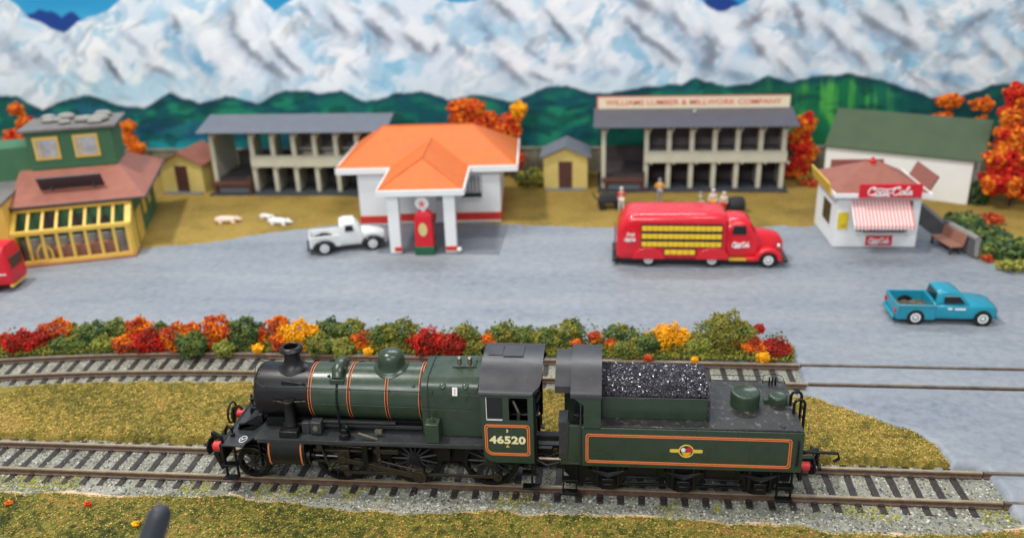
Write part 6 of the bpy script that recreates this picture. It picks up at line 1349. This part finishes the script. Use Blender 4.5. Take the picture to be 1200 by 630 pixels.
# the single crisp summit right of the middle with its two falling ridges
WH=(242,244,246); WHc=col(243,245,248); GR=(112,112,122); DK=(82,84,98); BG=(120,142,168); CY=(64,158,200)
for (x0,y0,x1,y1,wd,cc,al) in ((733,20,700,46,9,WH,.9),(700,46,640,74,9,WH,.9),(733,24,760,60,8,WH,.9),(760,60,812,92,8,WH,.9),(202,22,213,38,5,GR,.8),(273,18,277,40,7,GR,.7),(277,43,297,63,6,GR,.8),(297,63,338,94,6,GR,.85),(317,52,354,88,5,DK,.75),(383,13,402,38,6,GR,.8),(122,68,144,94,4,DK,.95),(2,48,36,80,12,BG,.8),(40,64,70,92,9,BG,.6),(60,28,90,60,7,BG,.6),(86,84,120,108,5,BG,.6),(226,62,254,88,10,CY,.85),(172,76,204,93,5,GR,.7),(150,40,176,66,6,BG,.6),(428,26,458,49,6,GR,.85),(470,40,498,62,6,GR,.8),(505,62,512,52,4,DK,.7),(558,28,584,52,10,BG,.85),(577,3,602,22,7,GR,.8),(532,48,548,66,6,BG,.8),(640,12,668,48,5,DK,.8),(578,66,600,84,7,GR,.7),(600,84,616,98,5,GR,.7),(622,86,648,97,4,DK,.75),(615,55,640,72,5,BG,.8),(736,26,756,46,6,DK,.85),(756,46,796,76,5,DK,.75),(742,0,764,14,8,GR,.8),(706,72,722,84,7,BG,.8),(690,92,706,80,6,CY,.5),(410,78,424,90,5,BG,.7),(812,36,838,54,9,GR,.85),(838,54,830,86,11,GR,.8),(870,34,898,12,6,GR,.8),(933,6,944,38,7,GR,.85),(884,50,898,72,6,GR,.8),(850,84,880,92,7,GR,.6),(912,72,932,92,5,GR,.7),(1012,18,1046,40,7,GR,.75),(1046,40,1076,58,7,GR,.75),(1056,8,1064,28,5,DK,.6),(1132,34,1160,12,5,GR,.8),(1114,64,1130,70,6,BG,.8),(1090,88,1140,94,7,CY,.7),(1106,98,1116,86,5,GR,.6),(965,30,990,58,6,GR,.7),(1000,60,1016,84,6,GR,.6),(950,88,990,100,6,CY,.5),(1150,50,1178,78,6,GR,.6),(350,8,368,24,5,BG,.7),(455,8,470,26,6,BG,.6),(500,14,520,34,6,BG,.6),(676,30,690,50,6,BG,.6),(790,20,806,44,6,GR,.6)):
    dx,dy=x1-x0,y1-y0; l2=dx*dx+dy*dy; Ux=U+wx*.28; Vx=Vv+wy*.3; t_=np.clip(((Ux-x0)*dx+(Vx-y0)*dy)/l2,0,1); d=np.hypot(Ux-x0-t_*dx,Vx-y0-t_*dy)+ (fbm(U/8,Vv/8,231,3)-.5)*wd*1.5; al=al*(.55+.45*np.sin(t_*3.14))
    if cc[0]<118: snow=mix(snow,col(136,160,186)+0*snow,.6*al*sstep(wd*3.4,wd*.4,d+.35*wd*np.sign((U-x0)*dy-(Vv-y0)*dx)+(fbm(U/14,Vv/14,251,3)-.5)*wd*3)); snow=mix(snow,WHc+0*snow,.6*sstep(wd*2.6,wd,np.hypot(U-x0-t_*dx-wd*1.6,Vv-y0-t_*dy+wd*1.6)))
    snow=mix(snow,col(*cc)+0*snow,.85*al*sstep(wd*1.25,wd*.15,d))
snow=mix(snow,col(196,224,232)+0*snow,.6*sstep(70,118,Vv)*fbm(U/50,Vv/20,233,3))
img=mix(img,snow,sstep(-1.5,1.5,Vv-rs))
# wooded foothills
gx=[-500,-200,0,18,30,50,75,105,140,170,198,235,265,300,335,370,400,430,460,495,525,560,600,640,665,700,750,800,815,850,880,900,925,960,1000,1030,1060,1090,1120,1140,1165,1200,1500]
gy=[100,118,112,112,118,128,118,112,124,125,107,122,111,122,104,109,106,120,111,106,117,112,118,103,101,110,103,97,91,102,97,88,95,89,86,93,103,113,115,107,100,98,104]
rg=np.interp(U,gx,gy)+5*(fbm(U/14,U*0+1,235,3)-.5)
hillc=mix(np.broadcast_to(col(12,84,92),U.shape+(3,)),col(22,112,96),sstep(.4,.6,fbm(U/36,Vv/18,237,4)))
hillc=mix(hillc,col(34,146,104)+0*hillc,.7*sstep(.52,.7,fbm((U+Vv*1.2)/30,(Vv-U*.3)/16,239,4)))
hillc=mix(hillc,col(34,84,136)+0*hillc,.5*sstep(.56,.66,fbm(U/52+4,Vv/22,241,3))*sstep(560,380,U))
hillc=mix(hillc,mix(np.broadcast_to(col(20,110,66),U.shape+(3,)),col(86,176,70),sstep(.5,.72,fbm(U/9,Vv/60,243,3))),sstep(860,940,U)*sstep(1100,980,U)*.85)
hillc=mix(hillc,col(14,66,62)+0*hillc,.7*sstep(1040,1110,U))
hillc=mix(hillc,col(36,156,166)+0*hillc,.85*sstep(158,170,Vv+4*(fbm(U/20,Vv/5,245,3)-.5))*sstep(360,240,U))
hillc=mix(hillc,col(14,56,84)+0*hillc,.75*sstep(13,1,Vv-rg+8*(fbm(U/16,Vv/8,247,3)-.5)))
hillc=mix(hillc,col(8,60,62)+0*hillc,.6*sstep(.5,.62,fbm((U+wx)/22,(Vv+wy)/12,249,4)))
img=mix(img,hillc,sstep(-2,2,Vv-rg))
i=np.arange(nx*nz).reshape(nz,nx); F=np.stack([i[:-1,:-1],i[:-1,1:],i[1:,1:],i[1:,:-1]],-1).reshape(-1,4)
mural_m=vcmat('mural_paint',.75,.15,3,.25)
t=thing('mountain_mural','painted backdrop of snowy mountains over dark green foothills','mural',(0,42.5,0))
o=npmesh('painting',np.stack([X,np.zeros_like(X),Z],-1).reshape(-1,3),F,mural_m,t,cols=img.reshape(-1,3))
mb=MB(); mb.box(-76,62,.03,1.2,-6,24); mb.build('board',M['white_paint'],t)
# ------------------------------------------------------------------ camera, lamps, world
cam=bpy.data.cameras.new('camera'); co=bpy.data.objects.new('camera',cam); COL.objects.link(co)
Rv=Vector((0.99472,0.09827,-0.02961)); Uv=Vector((-0.00933,0.37385,0.92744)); Fv=Vector((-0.10221,0.92227,-0.37279))
co.matrix_world=Matrix(((Rv.x,Uv.x,-Fv.x,3.368),(Rv.y,Uv.y,-Fv.y,-26.927),(Rv.z,Uv.z,-Fv.z,18.999),(0,0,0,1)))
cam.sensor_width=36; cam.lens=1011.77*36/1200; cam.clip_start=.5; cam.clip_end=500
cam.dof.use_dof=True; cam.dof.focus_distance=30.6; cam.dof.aperture_fstop=(cam.lens/1000)/.29; cam.dof.aperture_blades=7
SC.camera=co
w=bpy.data.worlds.new('World'); SC.world=w; w.use_nodes=True; bg=w.node_tree.nodes['Background']; bg.inputs['Color'].default_value=(.86,.92,1,1); bg.inputs['Strength'].default_value=.5
def lamp(name,loc,target,size,power,col=(1,1,1)):
    l=bpy.data.lights.new(name,'AREA'); l.shape='RECTANGLE'; l.size=size[0]; l.size_y=size[1]; l.energy=power; l.color=col
    o=bpy.data.objects.new(name,l); COL.objects.link(o); o.location=loc; o.rotation_euler=(Vector(target)-Vector(loc)).to_track_quat('-Z','Y').to_euler(); return o
lamp('hall_or_fill_lamp',(-48,2,105),(-4,12,0),(11,9),88000,(1,.97,.92))
lamp('hall_or_fill_lamp',(30,-38,100),(0,10,0),(40,8),36000,(1,.98,.95))
lamp('hall_or_fill_lamp',(-20,-75,62),(0,20,2),(40,10),42000,(.95,.98,1))  # added low frontal fill that brightens the shaded wall under the canopy
lamp('hall_or_fill_lamp',(-5,75,85),(0,5,2),(60,10),46000,(.97,.99,1))
SC.view_settings.view_transform='Standard'; SC.view_settings.look='None'; SC.view_settings.exposure=0; SC.view_settings.gamma=1
SC.cycles.use_denoising=True
